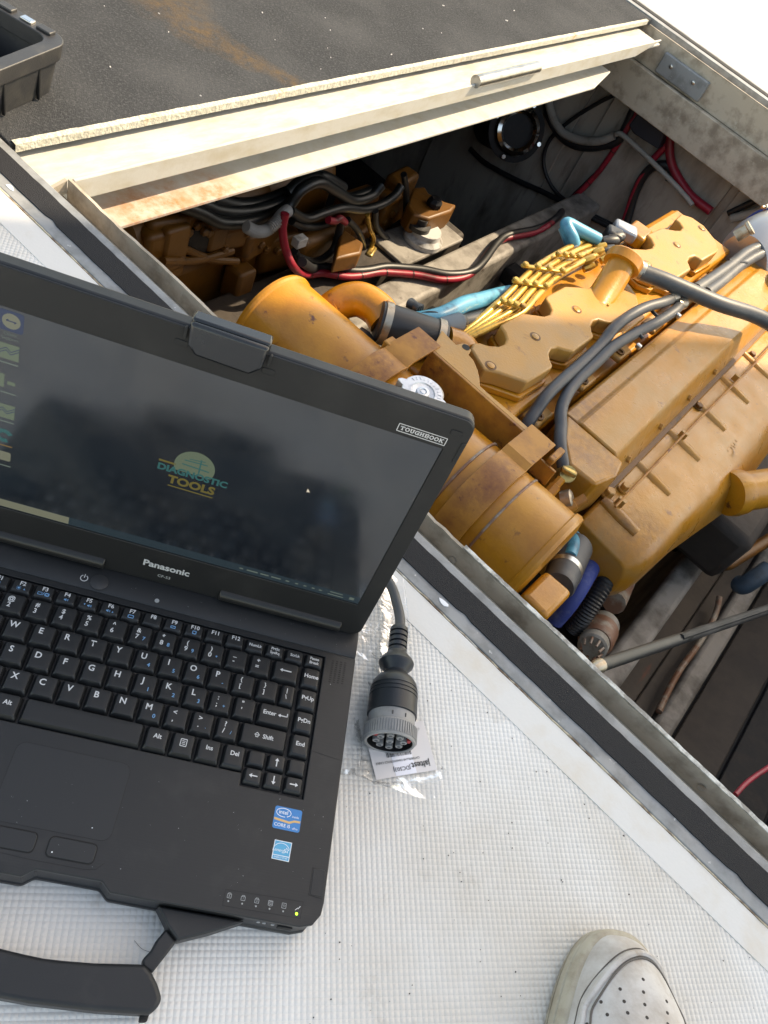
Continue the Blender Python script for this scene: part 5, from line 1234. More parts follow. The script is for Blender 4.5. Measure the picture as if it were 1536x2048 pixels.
mb.add(vs, fs); pcap = mb.build('pressure_cap', 'tin', EN, angle=30)
for k in range(26):
    if 11 <= k <= 14 or k in (24, 25): continue
    a = .3 + 2 * math.pi * k / 26
    MB().box(pc + R3 @ Vector((.0228 * math.cos(a), .0228 * math.sin(a), .0006)), (.0012, .0050, .0006), R3 @ Matrix.Rotation(a + math.pi / 2 + .2 * (-1) ** k, 3, 'Z')).build('embossed_mark', 'tin', pcap)
# lower housing below the right end of the tank
lowp = [(0.1748, 0.4875, -0.1500), (0.1768, 0.5514, -0.1500), (0.2217, 0.5533, -0.1500), (0.2194, 0.4853, -0.1500)]
MB().prism(lowp, -.25, -.150).build('lower_housing', 'yellow', EN, bevel=.008, seg=3)
MB().prism([(p[0] + .003, p[1] - .002) for p in lowp], -.27, -.2505).build('housing_flange', 'yellow', EN, bevel=.002)
# elbow and coupling
el_ = [(-0.3528, 0.6571, -0.1900), (-0.3331, 0.6559, -0.1700), (-0.3240, 0.6549, -0.1500), (-0.3149, 0.6697, -0.1350), (-0.2985, 0.6821, -0.1250), (-0.2696, 0.6858, -0.1220), (-0.2468, 0.6812, -0.1250)]
MB().tube(el_, [.024, .0245, .025, .026, .0265, .0265, .0265], 28, 8).build('elbow_pipe', 'yellow', EN, angle=60)
MB().tube([(-0.3157, 0.6571, -0.1500), (-0.3137, 0.6601, -0.1460)], .0275, 28).build('elbow_bead', 'yellow', EN, angle=60)
cp0 = Vector((-0.2502, 0.6613, -0.1180)); cp1 = Vector((-0.1677, 0.7255, -0.1180)); cd = (cp1 - cp0).normalized(); cl = (cp1 - cp0).length
MB().lathe(cp0, cd, [(0, .028), (.001, .0305), (cl * .96, .0305), (cl, .028)], 36).build('rubber_coupling', 'rubber_black', EN)
for t in (.10, .90): MB().lathe(cp0 + cd * (cl * t - .006), cd, [(0, .0300), (.0006, .0325), (.0115, .0325), (.012, .0300)], 36, False, False).build('hose_clamp', 'clamp', EN)
MB().tube([cp1, cp1 + cd * .03 + Vector((0, .01, -.01)), cp1 + cd * .05 + Vector((0, .03, -.05))], .026, 24).build('water_pipe', 'yellow', EN)
MB().lathe(Vector((-0.2460, 0.6309, -0.1400)), (0.2, .4, 1), [(0, .016), (.012, .016), (.014, .011)], 6).build('plug_nut', 'rubber_black', EN)
MB().tube([(-0.2099, 0.6063, -0.1180), (-0.1984, 0.6088, -0.1150)], .004, 8).build('clamp_screw', 'steel', EN)
# ---- exhaust manifold (dusty casting right of the covers)
mb = MB(); Y0, Y1 = .800, 1.86
prof = [(.030, -.215), (.030, -.137), (.034, -.132), (.058, -.131), (.062, -.1275), (.131, -.1285), (.137, -.133), (.156, -.183), (.156, -.215)]
def extr(prof, y0, y1, par, name, m, bevel=.002, tilt0=0.0):
    n_ = len(prof); vs = [(x, y0 + tilt0 * (z + .13), z) for x, z in prof] + [(x, y1, z) for x, z in prof]
    return MB().add(vs, [tuple(range(n_)), tuple(range(2 * n_ - 1, n_ - 1, -1))] + [(k, n_ + k, n_ + (k + 1) % n_, (k + 1) % n_) for k in range(n_)]).build(name, m, par, bevel=bevel)
mani = extr(prof, Y0 + .012, Y1, EN, 'exhaust_manifold', 'yellow_worn', .003)
nose = [(.036, .811), (.062, .760), (.096, .722), (.145, .726), (.158, .775), (.150, .8115)]
MB().prism(nose, -.215, -.1305).build('manifold_nose', 'yellow_worn', mani, bevel=.005, seg=3)
for y in (.87, 1.0, 1.13, 1.26):
    MB().lathe((.149, y, -.163), (.9, 0, .35), [(0, .006), (.005, .006)], 6).build('bolt', 'yellow_dusty', mani)
# ---- cast cover with ribs on the outer side
mb = MB(); ys_ = [.742, .760, .79, .9, 1.0, 1.1, 1.25, 1.5, 1.85]; vs = []
for i, y in enumerate(ys_):
    k = [.78, .93, 1, 1, 1, 1, 1, 1, 1][i]; g = max(0, min(1, (y - .84) / .26)) * .045; zt_ = [-.215, -.200, -.192, -.190, -.190, -.190, -.190, -.190, -.190][i]
    sec = [(.160, -.36), (.160, zt_ - .006), (.164, zt_), (.262, zt_ - .008), (.276 + g * .25, zt_ - .014), (.286 + g * .5, zt_ - .030), (.292 + g, -.275), (.286 + g, -.300), (.262 + g, -.318), (.215, -.36)]
    vs += [(.20 + (x - .20) * (k if x > .17 else 1), y, z) for x, z in sec]
n_ = 10; fs = [tuple(range(n_ - 1, -1, -1)), tuple(range(len(vs) - n_, len(vs)))]
for i in range(len(ys_) - 1):
    for k in range(n_): fs.append((i * n_ + k, i * n_ + (k + 1) % n_, (i + 1) * n_ + (k + 1) % n_, (i + 1) * n_ + k))
cc = mb.add(vs, fs).build('cast_cover', 'yellow_worn', EN, bevel=.008, seg=3, angle=50)
MB().span((.148, .80, -.30), (.1645, 1.85, -.186)).build('joint_strip', 'yellow_dark', EN)
for y in (.790, .918, 1.050, 1.180, 1.312, 1.445):
    MB().tube([(.164, y, -.194), (.20, y, -.1978), (.236, y, -.2020)], [.0100, .0115, .0105], 12, 3).build('rib', 'yellow_worn', cc)
MB().tube([(.186, .775, -.176), (.188, 1.1, -.177), (.194, 1.40, -.177), (.196, 1.6, -.177)], .0022, 8).build('fuel_pipe', 'yellow_rusty', EN)
for y in (.80, 1.055, 1.33):
    MB().box((.187, y, -.182), (.014, .008, .014)).build('pipe_clip', 'yellow_dusty', EN, bevel=.001)
bolt((.165, .800, -.190), (0, 0, 1), .0085, .014, EN); bolt((.176, .838, -.190), (0, 0, 1), .007, .012, EN)
bolt((.172, 1.17, -.190), (0, 0, 1), .007, .008, EN, 'yellow_dark'); bolt((.178, 1.46, -.190), (0, 0, 1), .007, .008, EN, 'yellow_dark')
text('casting_mark', '10C', .030, 'yellow_worn', None, (.262, 1.16, -.1978), (0, 0, RAD(-70)), bold=.02).parent = cc
pp0 = Vector((0.3254, 1.1067, -0.2350)); pp1 = Vector((0.3768, 1.1954, -0.2250))
MB().lathe(pp0 - (pp1 - pp0).normalized() * .02, pp1 - pp0, [(0, .040), (.012, .0425), (.030, .041), (.034, .036), (.20, .036)], 32).build('outlet_pipe', 'yellow', EN)
# ---- grey breather and coolant hoses on the engine
def hose(pts, r, m, name='hose', par=EN, n=16, sub=8): return MB().tube(pts, r, n, sub).build(name, m, par, angle=60)
hose([(-0.0681, 1.1990, -0.0720), (-0.0298, 1.2247, -0.0700), (0.0145, 1.2577, -0.0720), (0.0706, 1.3035, -0.0760), (0.1238, 1.3701, -0.0840), (0.1574, 1.4064, -0.0920), (0.1889, 1.4486, -0.1100)], .0150, 'rubber')
MB().tube([(-0.0808, 1.1952, -0.0720), (-0.0660, 1.2035, -0.0720)], .0175, 20).build('hose_clamp', 'clamp', EN)
MB().box((-0.0750, 1.1924, -0.0580), (.012, .010, .012)).build('clamp_screw', 'steel', EN, bevel=.002)
hose([(0.0036, 1.2361, -0.0920), (-0.0006, 1.1941, -0.0880), (-0.0128, 1.1391, -0.0880), (-0.0192, 1.0824, -0.0920), (-0.0189, 1.0292, -0.0980), (-0.0117, 0.9739, -0.1100), (-0.0049, 0.8158, -0.1180), (0.0018, 0.7694, -0.1320), (0.0076, 0.7433, -0.1500), (0.0009, 0.7643, -0.2000)], .0098, 'rubber')
hose([(0.0206, 1.2518, -0.0950), (0.0234, 1.2022, -0.0940), (0.0187, 1.1373, -0.0980), (0.0106, 1.0827, -0.1020), (0.0035, 1.0050, -0.1060), (0.0060, 0.9395, -0.1120), (0.0082, 0.8780, -0.1180), (0.0161, 0.8312, -0.1220), (0.0283, 0.7992, -0.1260), (0.0457, 0.7733, -0.1280), (0.0660, 0.7409, -0.1300), (0.0916, 0.7202, -0.1400), (0.1054, 0.7136, -0.1500)], .0095, 'rubber')
for p in ((0.0022, 1.2344, -0.0910), (0.0195, 1.2432, -0.0940)):
    MB().lathe(p, Vector((.3, .9, .1)), [(-.010, .0118), (.010, .0118)], 18).build('hose_end', 'clamp', EN)
for p in ((0.0351, 1.1989, -0.0920), (0.0305, 1.0509, -0.1040)): MB().box(p, (.010, .008, .009)).build('clamp_screw', 'steel', EN, bevel=.002)
for p, q_ in (((-0.0033, 1.1601, -0.0960), (0.0259, 1.1540, -0.0960)), ((0.0016, 1.0808, -0.1000), (0.0253, 1.0734, -0.1000))):
    MB().tube([p, q_], .0032, 6).build('cable_tie', 'tie', EN)
# pair of pale hoses running aft past the manifold
hose([(0.0142, 1.3506, -0.1040), (0.0172, 1.4264, -0.1040), (0.0195, 1.5240, -0.1040), (0.0198, 1.6346, -0.1040), (0.0289, 1.7148, -0.1040), (0.0401, 1.7581, -0.1040)], .0115, 'rubber')
hose([(0.0318, 1.3735, -0.1080), (0.0329, 1.4596, -0.1100), (0.0317, 1.5653, -0.1120), (0.0353, 1.6425, -0.1100), (0.0468, 1.7316, -0.1080)], .0120, 'rubber')
for p, q_ in (((0.0116, 1.5307, -0.0960), (0.0391, 1.5918, -0.1020)), ((0.0180, 1.4384, -0.0980), (0.0318, 1.4619, -0.1020))): MB().tube([p, q_], .0030, 6).build('cable_tie', 'tie', EN)
# hose end fittings by the tank
MB().lathe(Vector((0.1022, 0.7104, -0.1400)), (.3, -.5, .7), [(-.012, .0125), (.010, .0125)], 20).build('hose_clamp', 'brass', EN)
MB().box((0.1043, 0.7003, -0.1250), (.024, .008, .009), rotz(.4)).build('clamp_screw', 'brass', EN, bevel=.002)
MB().lathe(Vector((0.1058, 0.6639, -0.1500)), Vector((0.1040, 0.6858, -0.1350)) - Vector((0.1058, 0.6639, -0.1500)), [(0, .0085), (.016, .0085), (.017, .0065), (.030, .0065)], 6).build('fitting', 'yellow', EN)
MB().lathe(Vector((0.1351, 0.6775, -0.1650)), Vector((0.1428, 0.6941, -0.1500)) - Vector((0.1351, 0.6775, -0.1650)), [(0, .0095), (.018, .0095), (.019, .0075), (.036, .0075)], 8).build('fitting', 'yellow_rusty', EN)
MB().lathe(Vector((0.1237, 0.6835, -0.1580)), (.5, .3, .6), [(0, .013), (.014, .013), (.016, .009)], 20).build('sender', 'clamp', EN)
# ---- brass fuel line bundle on the left of the covers
lines = []
for j in range(4):
    d = j * .0128
    lines.append([Vector((-0.1614, 0.7505, -0.1280)) + Vector((-.004 + d * .2, d * .3, 0)), Vector((-0.1627, 0.8125, -0.1180)) + Vector((d * .5 - .004, 0, .002)), Vector((-0.1609, 0.8944, -0.1060)) + Vector((d - .012, 0, .003)), Vector((-0.1640, 0.9586, -0.1000)) + Vector((d - .018, 0, .003)), Vector((-0.1721, 1.0340, -0.1000)) + Vector((d - .020, 0, .002)), Vector((-0.1782, 1.1270, -0.1020)) + Vector((d - .018, 0, .0)), Vector((-0.1806, 1.2107, -0.1080)) + Vector((d - .016, .0, 0)), Vector((-0.1829, 1.2785, -0.1160)) + Vector((d - .010, 0, -.004))])
for pts in lines: MB().tube(pts, .0059, 12, 6).build('fuel_line', 'gold', EN)
for p, q_ in (((-0.1661, 0.8707, -0.0980), (-0.1356, 0.8996, -0.0980)), ((-0.1861, 0.9317, -0.0940), (-0.1425, 0.9886, -0.0940)), ((-0.2022, 0.9833, -0.0920), (-0.1504, 1.0594, -0.0920)), ((-0.1897, 1.0884, -0.0940), (-0.1610, 1.1363, -0.0940))):
    a = Vector(p); b_ = Vector(q_); mid = (a + b_) / 2; L_ = (b_ - a).length
    cl_ = MB().box(mid + Vector((0, 0, .004)), (L_, .008, .005), rotz(math.atan2((b_ - a).y, (b_ - a).x))).build('line_clamp', 'gold', EN, bevel=.002)
    for t in (.08, .36, .62, .92):
        pt = a + (b_ - a) * t + Vector((0, 0, .007)); MB().lathe(pt, (0, 0, 1), [(-.002, .0060), (.002, .0060), (.004, .0042)], 8).build('clamp_bolt', 'gold', cl_)
for p in ((-0.1531, 1.1664, -0.1000), (-0.1599, 1.2205, -0.1040), (-0.1367, 1.2104, -0.1000), (-0.1459, 1.1685, -0.1120), (-0.1671, 1.2495, -0.1080)):
    MB().lathe(p, (.4, .8, .5), [(-.010, .007), (0, .008), (.012, .006)], 8).build('union_nut', 'gold', EN)
for p, r_ in (((-0.1710, 1.3013, -0.1120), .011), ((-0.1700, 1.3192, -0.1080), .012), ((-0.1553, 1.2633, -0.1100), .010)):
    MB().lathe(p, (.5, .8, .2), [(-.018, r_ * .8), (-.006, r_), (.012, r_), (.020, r_ * .6)], 14).build('sensor', 'rubber_black', EN)
MB().box((-0.1711, 1.3635, -0.1080), (.05, .035, .026), rotz(.5)).build('sensor_body', 'silver_dome', EN, bevel=.006)
MB().box((-0.1758, 1.3247, -0.1120), (.035, .035, .03), rotz(.5)).build('sensor_plug', 'rubber_black', EN, bevel=.006)
MB().box((-0.1545, 1.4071, -0.1180), (.045, .06, .03), rotz(.1)).build('port_block', 'yellow', EN, bevel=.006)
# pale blue sleeves
hose([(-0.2242, 0.6989, -0.1120), (-0.2089, 0.7223, -0.1060), (-0.1990, 0.7544, -0.1020), (-0.1983, 0.8134, -0.1040), (-0.1950, 0.8618, -0.1120), (-0.1928, 0.9396, -0.1280), (-0.1985, 0.9965, -0.1500)], .0135, 'hose_cyan', 'blue_hose')
hose([(-0.2104, 0.7072, -0.1220), (-0.2013, 0.7443, -0.1180), (-0.1993, 0.8416, -0.1220), (-0.1906, 0.9324, -0.1360)], .0100, 'hose_cyan', 'blue_hose')
hose([(-0.1864, 0.7479, -0.1100), (-0.1786, 0.7814, -0.1100), (-0.1806, 0.7892, -0.1160), (-0.1745, 0.8434, -0.1240), (-0.1761, 0.9153, -0.1400)], .0125, 'rubber_black', 'conduit')
mb = MB(); c0 = Vector((-0.1836, 0.7322, -0.1040)); c1 = Vector((-0.1757, 0.7730, -0.1040))
for k in range(11): mb.lathe(c0 + (c1 - c0) * (k / 11), c1 - c0, [(0, .0125), (.0016, .0148), (.0032, .0125)], 18)
mb.build('conduit_end', 'wire_grey', EN)
for x_ in (1200, 1230, 1260): MB().lathe((-0.2334, 0.7235, -0.1000), (1, -.3 + (x_ - 1200) * .01, .2), [(-.012, .007), (.012, .007)], 12).build('plug_body', 'rubber_black', EN)
MB().tube([(-0.2153, 0.7141, -0.0960), (-0.2089, 0.7246, -0.0920), (-0.1995, 0.7363, -0.0920), (-0.1897, 0.7392, -0.1000), (-0.1852, 0.7349, -0.1080)], .0016, 6).build('cable_tie', 'tie', EN)
bh = [(-0.1864, 1.1758, -0.1180), (-0.1948, 1.1899, -0.1100), (-0.2063, 1.1840, -0.0960), (-0.2256, 1.1784, -0.0840), (-0.2308, 1.1829, -0.0820), (-0.2250, 1.1974, -0.0840), (-0.2077, 1.2224, -0.0920), (-0.1856, 1.2607, -0.1040)]
MB().tube([(-0.1962, 1.1810, -0.1250), (-0.2007, 1.1888, -0.1120), (-0.2175, 1.1839, -0.0960), (-0.2313, 1.1848, -0.0880)], .0125, 14).build('blue_hose', 'hose_cyan', EN, angle=60)
MB().tube([(-0.1972, 1.1882, -0.1050), (-0.2069, 1.1827, -0.0940), (-0.2268, 1.1822, -0.0840), (-0.2295, 1.1897, -0.0820), (-0.2125, 1.2109, -0.0880), (-0.1810, 1.2519, -0.1000)], .0120, 14).build('blue_hose', 'hose_cyan', EN, angle=60)
MB().lathe((-0.1963, 1.1900, -0.1080), (.1, .4, .8), [(-.005, .0150), (.005, .0150)], 18).build('hose_clamp', 'steel', EN)
# ---- silver housing with blue rim at the far end
dm = Vector((-0.0542, 1.6812, -0.1400)); 
hb_ = MB().lathe((.020, 1.70, -.150), (.25, 1, .10), [(0, .060), (.03, .078), (.07, .090), (.12, .096), (.16, .094), (.18, .085)], 44).build('air_housing', 'silver_dome', EN)
MB().lathe(Vector((.020, 1.70, -.150)) + Vector((.25, 1, .10)).normalized() * .115, (.25, 1, .10), [(0, .0965), (.002, .1005), (.014, .1005), (.016, .0965)], 44, False, False).build('rim_band', 'blue_rim', hb_)
uu = Vector((.25, 1, .10)).normalized(); u1 = uu.orthogonal().normalized(); v1 = uu.cross(u1)
for k in range(6):                                   # clamp lugs seated on the rim band
    a = 2 * math.pi * k / 6 + .4; d = u1 * math.cos(a) + v1 * math.sin(a); c0 = Vector((.020, 1.70, -.150)) + uu * .122 + d * .100
    MB().box(c0, (.016, .012, .012), Matrix((d, uu.cross(d), uu)).transposed()).build('clamp_lug', 'clamp', hb_, bevel=.002)
    MB().tube([c0 - uu * .016 + d * .004, c0 + uu * .022 + d * .004], .0035, 8).build('clamp_bolt', 'clamp', hb_)
MB().lathe((-0.0119, 1.6296, -0.0700), (.4, .3, 1), [(-.018, .013), (.008, .013), (.010, .016), (.016, .016)], 14).build('stud', 'clamp', hb_)
MB().lathe((.11, 1.66, -.15), (.8, .5, .3), [(0, .045), (.05, .04), (.07, .05)], 24).build('elbow_casting', 'silver_dome', hb_)
# ---- hoses below the right end of the tank
MB().lathe(Vector((0.2035, 0.5894, -0.2000)), Vector((0.1811, 0.7188, -0.2350)) - Vector((0.2035, 0.5894, -0.2000)), [(0, .022), (.006, .024), (.05, .026), (.12, .028)], 28).build('rubber_sleeve', 'rubber', EN)
MB().lathe(Vector((0.1973, 0.6252, -0.2100)), Vector((0.1811, 0.7188, -0.2350)) - Vector((0.1973, 0.6252, -0.2100)), [(0, .0262), (.012, .0266)], 28).build('hose_clamp', 'steel', EN)
hose([(0.1877, 0.6459, -0.1960), (0.1801, 0.6798, -0.2050), (0.1718, 0.7123, -0.2200)], .010, 'hose_cyan', 'blue_hose')
hose([(0.2054, 0.8588, -0.2850), (0.2092, 0.8171, -0.2750), (0.2204, 0.7595, -0.2700), (0.2295, 0.7089, -0.2750), (0.2365, 0.6808, -0.3000), (0.2398, 0.6693, -0.3400)], .0140, 'hose_blue', 'blue_hose')
MB().lathe(Vector((0.2079, 0.8436, -0.2800)), Vector((0.1968, 0.8629, -0.2900)) - Vector((0.2131, 0.8326, -0.2750)), [(-.01, .0158), (.010, .0158)], 24).build('hose_clamp', 'clamp', EN)
cpts = smooth_path([(0.2505, 0.8414, -0.2720), (0.2486, 0.8053, -0.2680), (0.2527, 0.7592, -0.2720), (0.2606, 0.7201, -0.2900), (0.2664, 0.6985, -0.3150), (0.2703, 0.6909, -0.3500)], 14)
mb = MB(); rr_ = [(.0150 if k % 2 else .0132) for k in range(len(cpts))]
mb.tube(cpts, rr_, 18, 1).build('corrugated_hose', 'rubber_black', EN, angle=20)
MB().lathe(Vector((0.2492, 0.8327, -0.2680)), Vector((0.2485, 0.8669, -0.2750)) - Vector((0.2491, 0.8157, -0.2680)), [(-.008, .0172), (.008, .0172)], 24).build('hose_clamp', 'clamp', EN)
# brown through-fitting with wires
f0 = Vector((0.3078, 0.6720, -0.3300)); f1 = Vector((0.3007, 0.7861, -0.3650)); fd = f1 - f0
MB().lathe(f0, fd, [(0, .020), (.003, .0235), (.018, .0235), (.020, .0205)], 28).build('grey_collar', 'grey_ring', EN)
fit = MB().lathe(f0, fd, [(.0195, .025), (.025, .0285), (.062, .0285), (.065, .025)], 28).build('brown_fitting', 'bronze', EN)
MB().lathe(f0, fd, [(.0645, .026), (.082, .026), (.084, .021)], 28).build('grey_collar', 'grey_ring', EN)
for k in range(9):
    a = 2 * math.pi * k / 9; uu = fd.normalized().orthogonal(); vv = fd.normalized().cross(uu)
    MB().tube([f0 + (uu * math.cos(a) + vv * math.sin(a)) * .013 + fd.normalized() * .002, f0 + (uu * math.cos(a) + vv * math.sin(a)) * .010 - fd.normalized() * .014], .0022, 6).build('wire_end', 'bronze', fit)
MB().tube([(0.2980, 0.8331, -0.3800), (0.2937, 0.9299, -0.4200), (0.2871, 0.9948, -0.4400)], .02, 12).build('drain_pipe', 'bronze', EN)
# feet of the engine reach the stringers low in the bay
for y in (1.35, 1.75):
    MB().span((.030, y - .03, -.60), (.3615, y + .03, -.55)).build('mount_arm', 'bilge_black', EN, bevel=.01)
    MB().span((-.4735, y - .03, -.60), (-.210, y + .03, -.55)).build('mount_arm', 'bilge_black', EN, bevel=.01)
# ================================================================ far engine, in the shade under the panel
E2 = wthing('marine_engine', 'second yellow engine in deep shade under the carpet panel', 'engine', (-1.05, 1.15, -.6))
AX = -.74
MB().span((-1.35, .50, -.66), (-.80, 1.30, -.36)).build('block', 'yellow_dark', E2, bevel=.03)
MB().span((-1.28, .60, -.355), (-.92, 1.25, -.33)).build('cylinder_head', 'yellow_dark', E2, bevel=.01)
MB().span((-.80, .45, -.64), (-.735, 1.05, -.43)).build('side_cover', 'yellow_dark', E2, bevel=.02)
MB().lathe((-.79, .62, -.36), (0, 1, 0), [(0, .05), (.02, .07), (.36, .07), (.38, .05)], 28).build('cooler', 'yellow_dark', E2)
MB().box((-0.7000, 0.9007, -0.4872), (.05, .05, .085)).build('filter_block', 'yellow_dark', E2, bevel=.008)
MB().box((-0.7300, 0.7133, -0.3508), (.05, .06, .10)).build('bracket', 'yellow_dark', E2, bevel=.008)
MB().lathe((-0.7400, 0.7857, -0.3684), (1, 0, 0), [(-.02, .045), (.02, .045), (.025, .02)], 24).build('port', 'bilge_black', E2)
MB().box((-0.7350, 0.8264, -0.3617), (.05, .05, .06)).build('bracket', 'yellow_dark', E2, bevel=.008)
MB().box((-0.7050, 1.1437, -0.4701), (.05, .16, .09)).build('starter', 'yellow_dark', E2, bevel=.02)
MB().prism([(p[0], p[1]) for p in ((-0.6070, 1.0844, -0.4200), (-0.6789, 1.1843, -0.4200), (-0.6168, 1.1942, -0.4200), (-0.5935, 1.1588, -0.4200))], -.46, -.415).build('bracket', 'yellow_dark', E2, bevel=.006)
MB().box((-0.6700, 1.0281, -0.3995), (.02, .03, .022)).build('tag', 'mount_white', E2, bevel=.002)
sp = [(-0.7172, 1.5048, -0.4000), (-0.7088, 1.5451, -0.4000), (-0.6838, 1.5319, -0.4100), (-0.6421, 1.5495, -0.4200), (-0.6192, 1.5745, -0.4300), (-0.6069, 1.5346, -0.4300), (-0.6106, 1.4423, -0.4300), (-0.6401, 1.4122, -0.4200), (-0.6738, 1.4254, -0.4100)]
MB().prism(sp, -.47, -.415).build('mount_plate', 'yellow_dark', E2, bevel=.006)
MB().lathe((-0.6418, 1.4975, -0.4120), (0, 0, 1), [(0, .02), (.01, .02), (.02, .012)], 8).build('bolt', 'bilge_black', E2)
r2 = random.Random(21)
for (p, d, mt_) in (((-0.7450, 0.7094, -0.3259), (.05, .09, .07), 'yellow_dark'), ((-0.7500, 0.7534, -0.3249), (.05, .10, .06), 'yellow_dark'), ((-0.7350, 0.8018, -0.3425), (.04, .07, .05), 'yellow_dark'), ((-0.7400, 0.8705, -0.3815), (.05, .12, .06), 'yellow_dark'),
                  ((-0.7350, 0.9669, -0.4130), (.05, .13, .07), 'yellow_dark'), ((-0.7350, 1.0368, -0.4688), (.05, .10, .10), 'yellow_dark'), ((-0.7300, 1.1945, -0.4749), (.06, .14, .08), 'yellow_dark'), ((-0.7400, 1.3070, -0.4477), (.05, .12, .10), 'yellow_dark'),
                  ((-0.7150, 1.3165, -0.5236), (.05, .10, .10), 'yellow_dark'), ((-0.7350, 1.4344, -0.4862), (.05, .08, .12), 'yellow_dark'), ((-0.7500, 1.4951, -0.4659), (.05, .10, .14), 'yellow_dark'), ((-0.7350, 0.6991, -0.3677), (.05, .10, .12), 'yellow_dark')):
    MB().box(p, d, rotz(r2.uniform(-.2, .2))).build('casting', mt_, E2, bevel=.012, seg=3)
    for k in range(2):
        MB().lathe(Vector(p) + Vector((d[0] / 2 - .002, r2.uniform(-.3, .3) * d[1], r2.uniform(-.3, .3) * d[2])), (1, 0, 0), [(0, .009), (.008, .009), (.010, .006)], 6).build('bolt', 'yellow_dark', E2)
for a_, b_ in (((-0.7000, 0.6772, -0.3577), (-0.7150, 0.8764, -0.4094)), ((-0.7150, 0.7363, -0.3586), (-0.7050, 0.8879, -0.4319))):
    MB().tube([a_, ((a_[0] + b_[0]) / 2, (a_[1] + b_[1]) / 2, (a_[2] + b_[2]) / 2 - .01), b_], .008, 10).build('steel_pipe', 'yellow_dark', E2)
mt = Vector((-0.6147, 1.4623, -0.4700))
rm = wthing('engine_mount', 'white rubber engine mount bolted on a pale plate below the shaded engine', 'engine mount', (mt.x, mt.y, -.50))
MB().box((mt.x - .01, mt.y, -.4935), (.115, .26, .010), rotz(.0)).build('base_plate', 'stringer', rm, bevel=.003)
MB().lathe((mt.x, mt.y, -.488), (0, 0, 1), [(0, .052), (.012, .052), (.022, .042), (.034, .040)], 28).build('rubber_body', 'mount_white', rm)
MB().lathe((mt.x - .014, mt.y - .02, -.4545), (0, 0, 1), [(0, .030), (.012, .030), (.014, .018), (.030, .018)], 24).build('stud', 'rubber_black', rm)
# ================================================================ cables in the engine bay
def cable(pts, r, m, label, cat='cable', name='cable', n=10, sub=8, group=None):
    o = MB().tube(pts, r, n, sub).build(name, m, angle=60)
    return tag(o, label, cat, group)
main = [(-0.6500, 0.9233, -0.2864), (-0.6450, 0.9226, -0.3189), (-0.6300, 0.9321, -0.3609), (-0.6100, 0.9506, -0.3976), (-0.6386, 1.0444, -0.4700), (-0.6283, 1.0919, -0.4750), (-0.5993, 1.1385, -0.4780), (-0.5854, 1.1801, -0.4800), (-0.5747, 1.2367, -0.4820), (-0.5536, 1.2837, -0.4840), (-0.5242, 1.3321, -0.4840), (-0.4828, 1.3841, -0.4840), (-0.4614, 1.4538, -0.4840), (-0.4609, 1.5256, -0.4840), (-0.5897, 1.8275, -0.4880), (-0.5052, 1.8646, -0.4900)]
main = main[:13] + [(-0.4696, 1.5231, -0.4840), (-0.5052, 1.6487, -0.4880), (-0.5132, 1.7259, -0.4900), (-0.4874, 1.8482, -0.4860), (-0.4853, 1.9454, -0.4700), (-0.5718, 2.2250, -0.5685), (-0.5517, 2.2450, -0.4876), (-0.5368, 2.2550, -0.4108), (-0.5318, 2.2550, -0.3241), (-0.5331, 2.2550, -0.2538), (-0.5348, 2.2500, -0.1821), (-0.5349, 2.2400, -0.1309), (-0.5389, 2.2200, -0.0936)]
red_main = cable(main, .0085, 'wire_red', 'thick red battery cable looping between the engines and up the bulkhead', n=12)
blk = [Vector(p) + Vector((-.004, .026, .004)) for p in main[3:]]
cable(blk, .0105, 'wire_black', 'thick black cable tied alongside the red battery cable', n=12)
for p in main[5:22]:
    pass
tp = smooth_path(main, 8)
for k in range(34, len(tp) - 20, 11):
    d = (tp[k + 1] - tp[k - 1]).normalized()
    o = MB().lathe(tp[k] - d * .0012, d, [(0, .0096), (.0025, .0096)], 14, False, False).build('cable_tie', 'tie', red_main)
BK = 2258
cable([(-0.8034, 2.2500, -0.3239), (-0.7663, 2.2450, -0.3593), (-0.7100, 2.2400, -0.3834), (-0.6644, 2.2400, -0.3805), (-0.6146, 2.2400, -0.3616), (-0.5765, 2.2400, -0.3351), (-0.5500, 2.2400, -0.3012)], .0125, 'wire_white', 'pale sleeved cable hanging in a loop under the far corner', 'cable')
cable([(-0.8119, 2.2620, -0.3307), (-0.7730, 2.2580, -0.3741), (-0.7072, 2.2550, -0.4018), (-0.6497, 2.2520, -0.3974), (-0.6018, 2.2520, -0.3753), (-0.5623, 2.2520, -0.3432), (-0.5373, 2.2520, -0.3143), (-0.5371, 2.2550, -0.2686), (-0.5543, 2.2550, -0.1597), (-0.5586, 2.2450, -0.1155)], .0135, 'wire_black', 'thick black cable hanging in a loop on the bulkhead')
cable([(-0.5531, 2.2620, -0.1599), (-0.6140, 2.2620, -0.2159), (-0.6575, 2.2620, -0.2745), (-0.7040, 2.2620, -0.3576), (-0.7301, 2.2620, -0.4310), (-0.7200, 2.2620, -0.4927), (-0.6805, 2.2620, -0.5321), (-0.6273, 2.2620, -0.5534), (-0.5704, 2.2580, -0.5517), (-0.4874, 2.2580, -0.5370), (-0.4026, 2.2580, -0.5200)], .0062, 'wire_black', 'thin black wire curving in a wide C on the bulkhead')
cable([(-0.9673, 2.2620, -0.6210), (-0.8929, 2.2620, -0.6258), (-0.7757, 2.2620, -0.6061), (-0.6660, 2.2620, -0.5802), (-0.5624, 2.2500, -0.5562), (-0.4748, 2.2500, -0.5405), (-0.4089, 2.2500, -0.5272)], .0085, 'wire_black', 'straight black cable sloping down the bulkhead from the chrome ring')
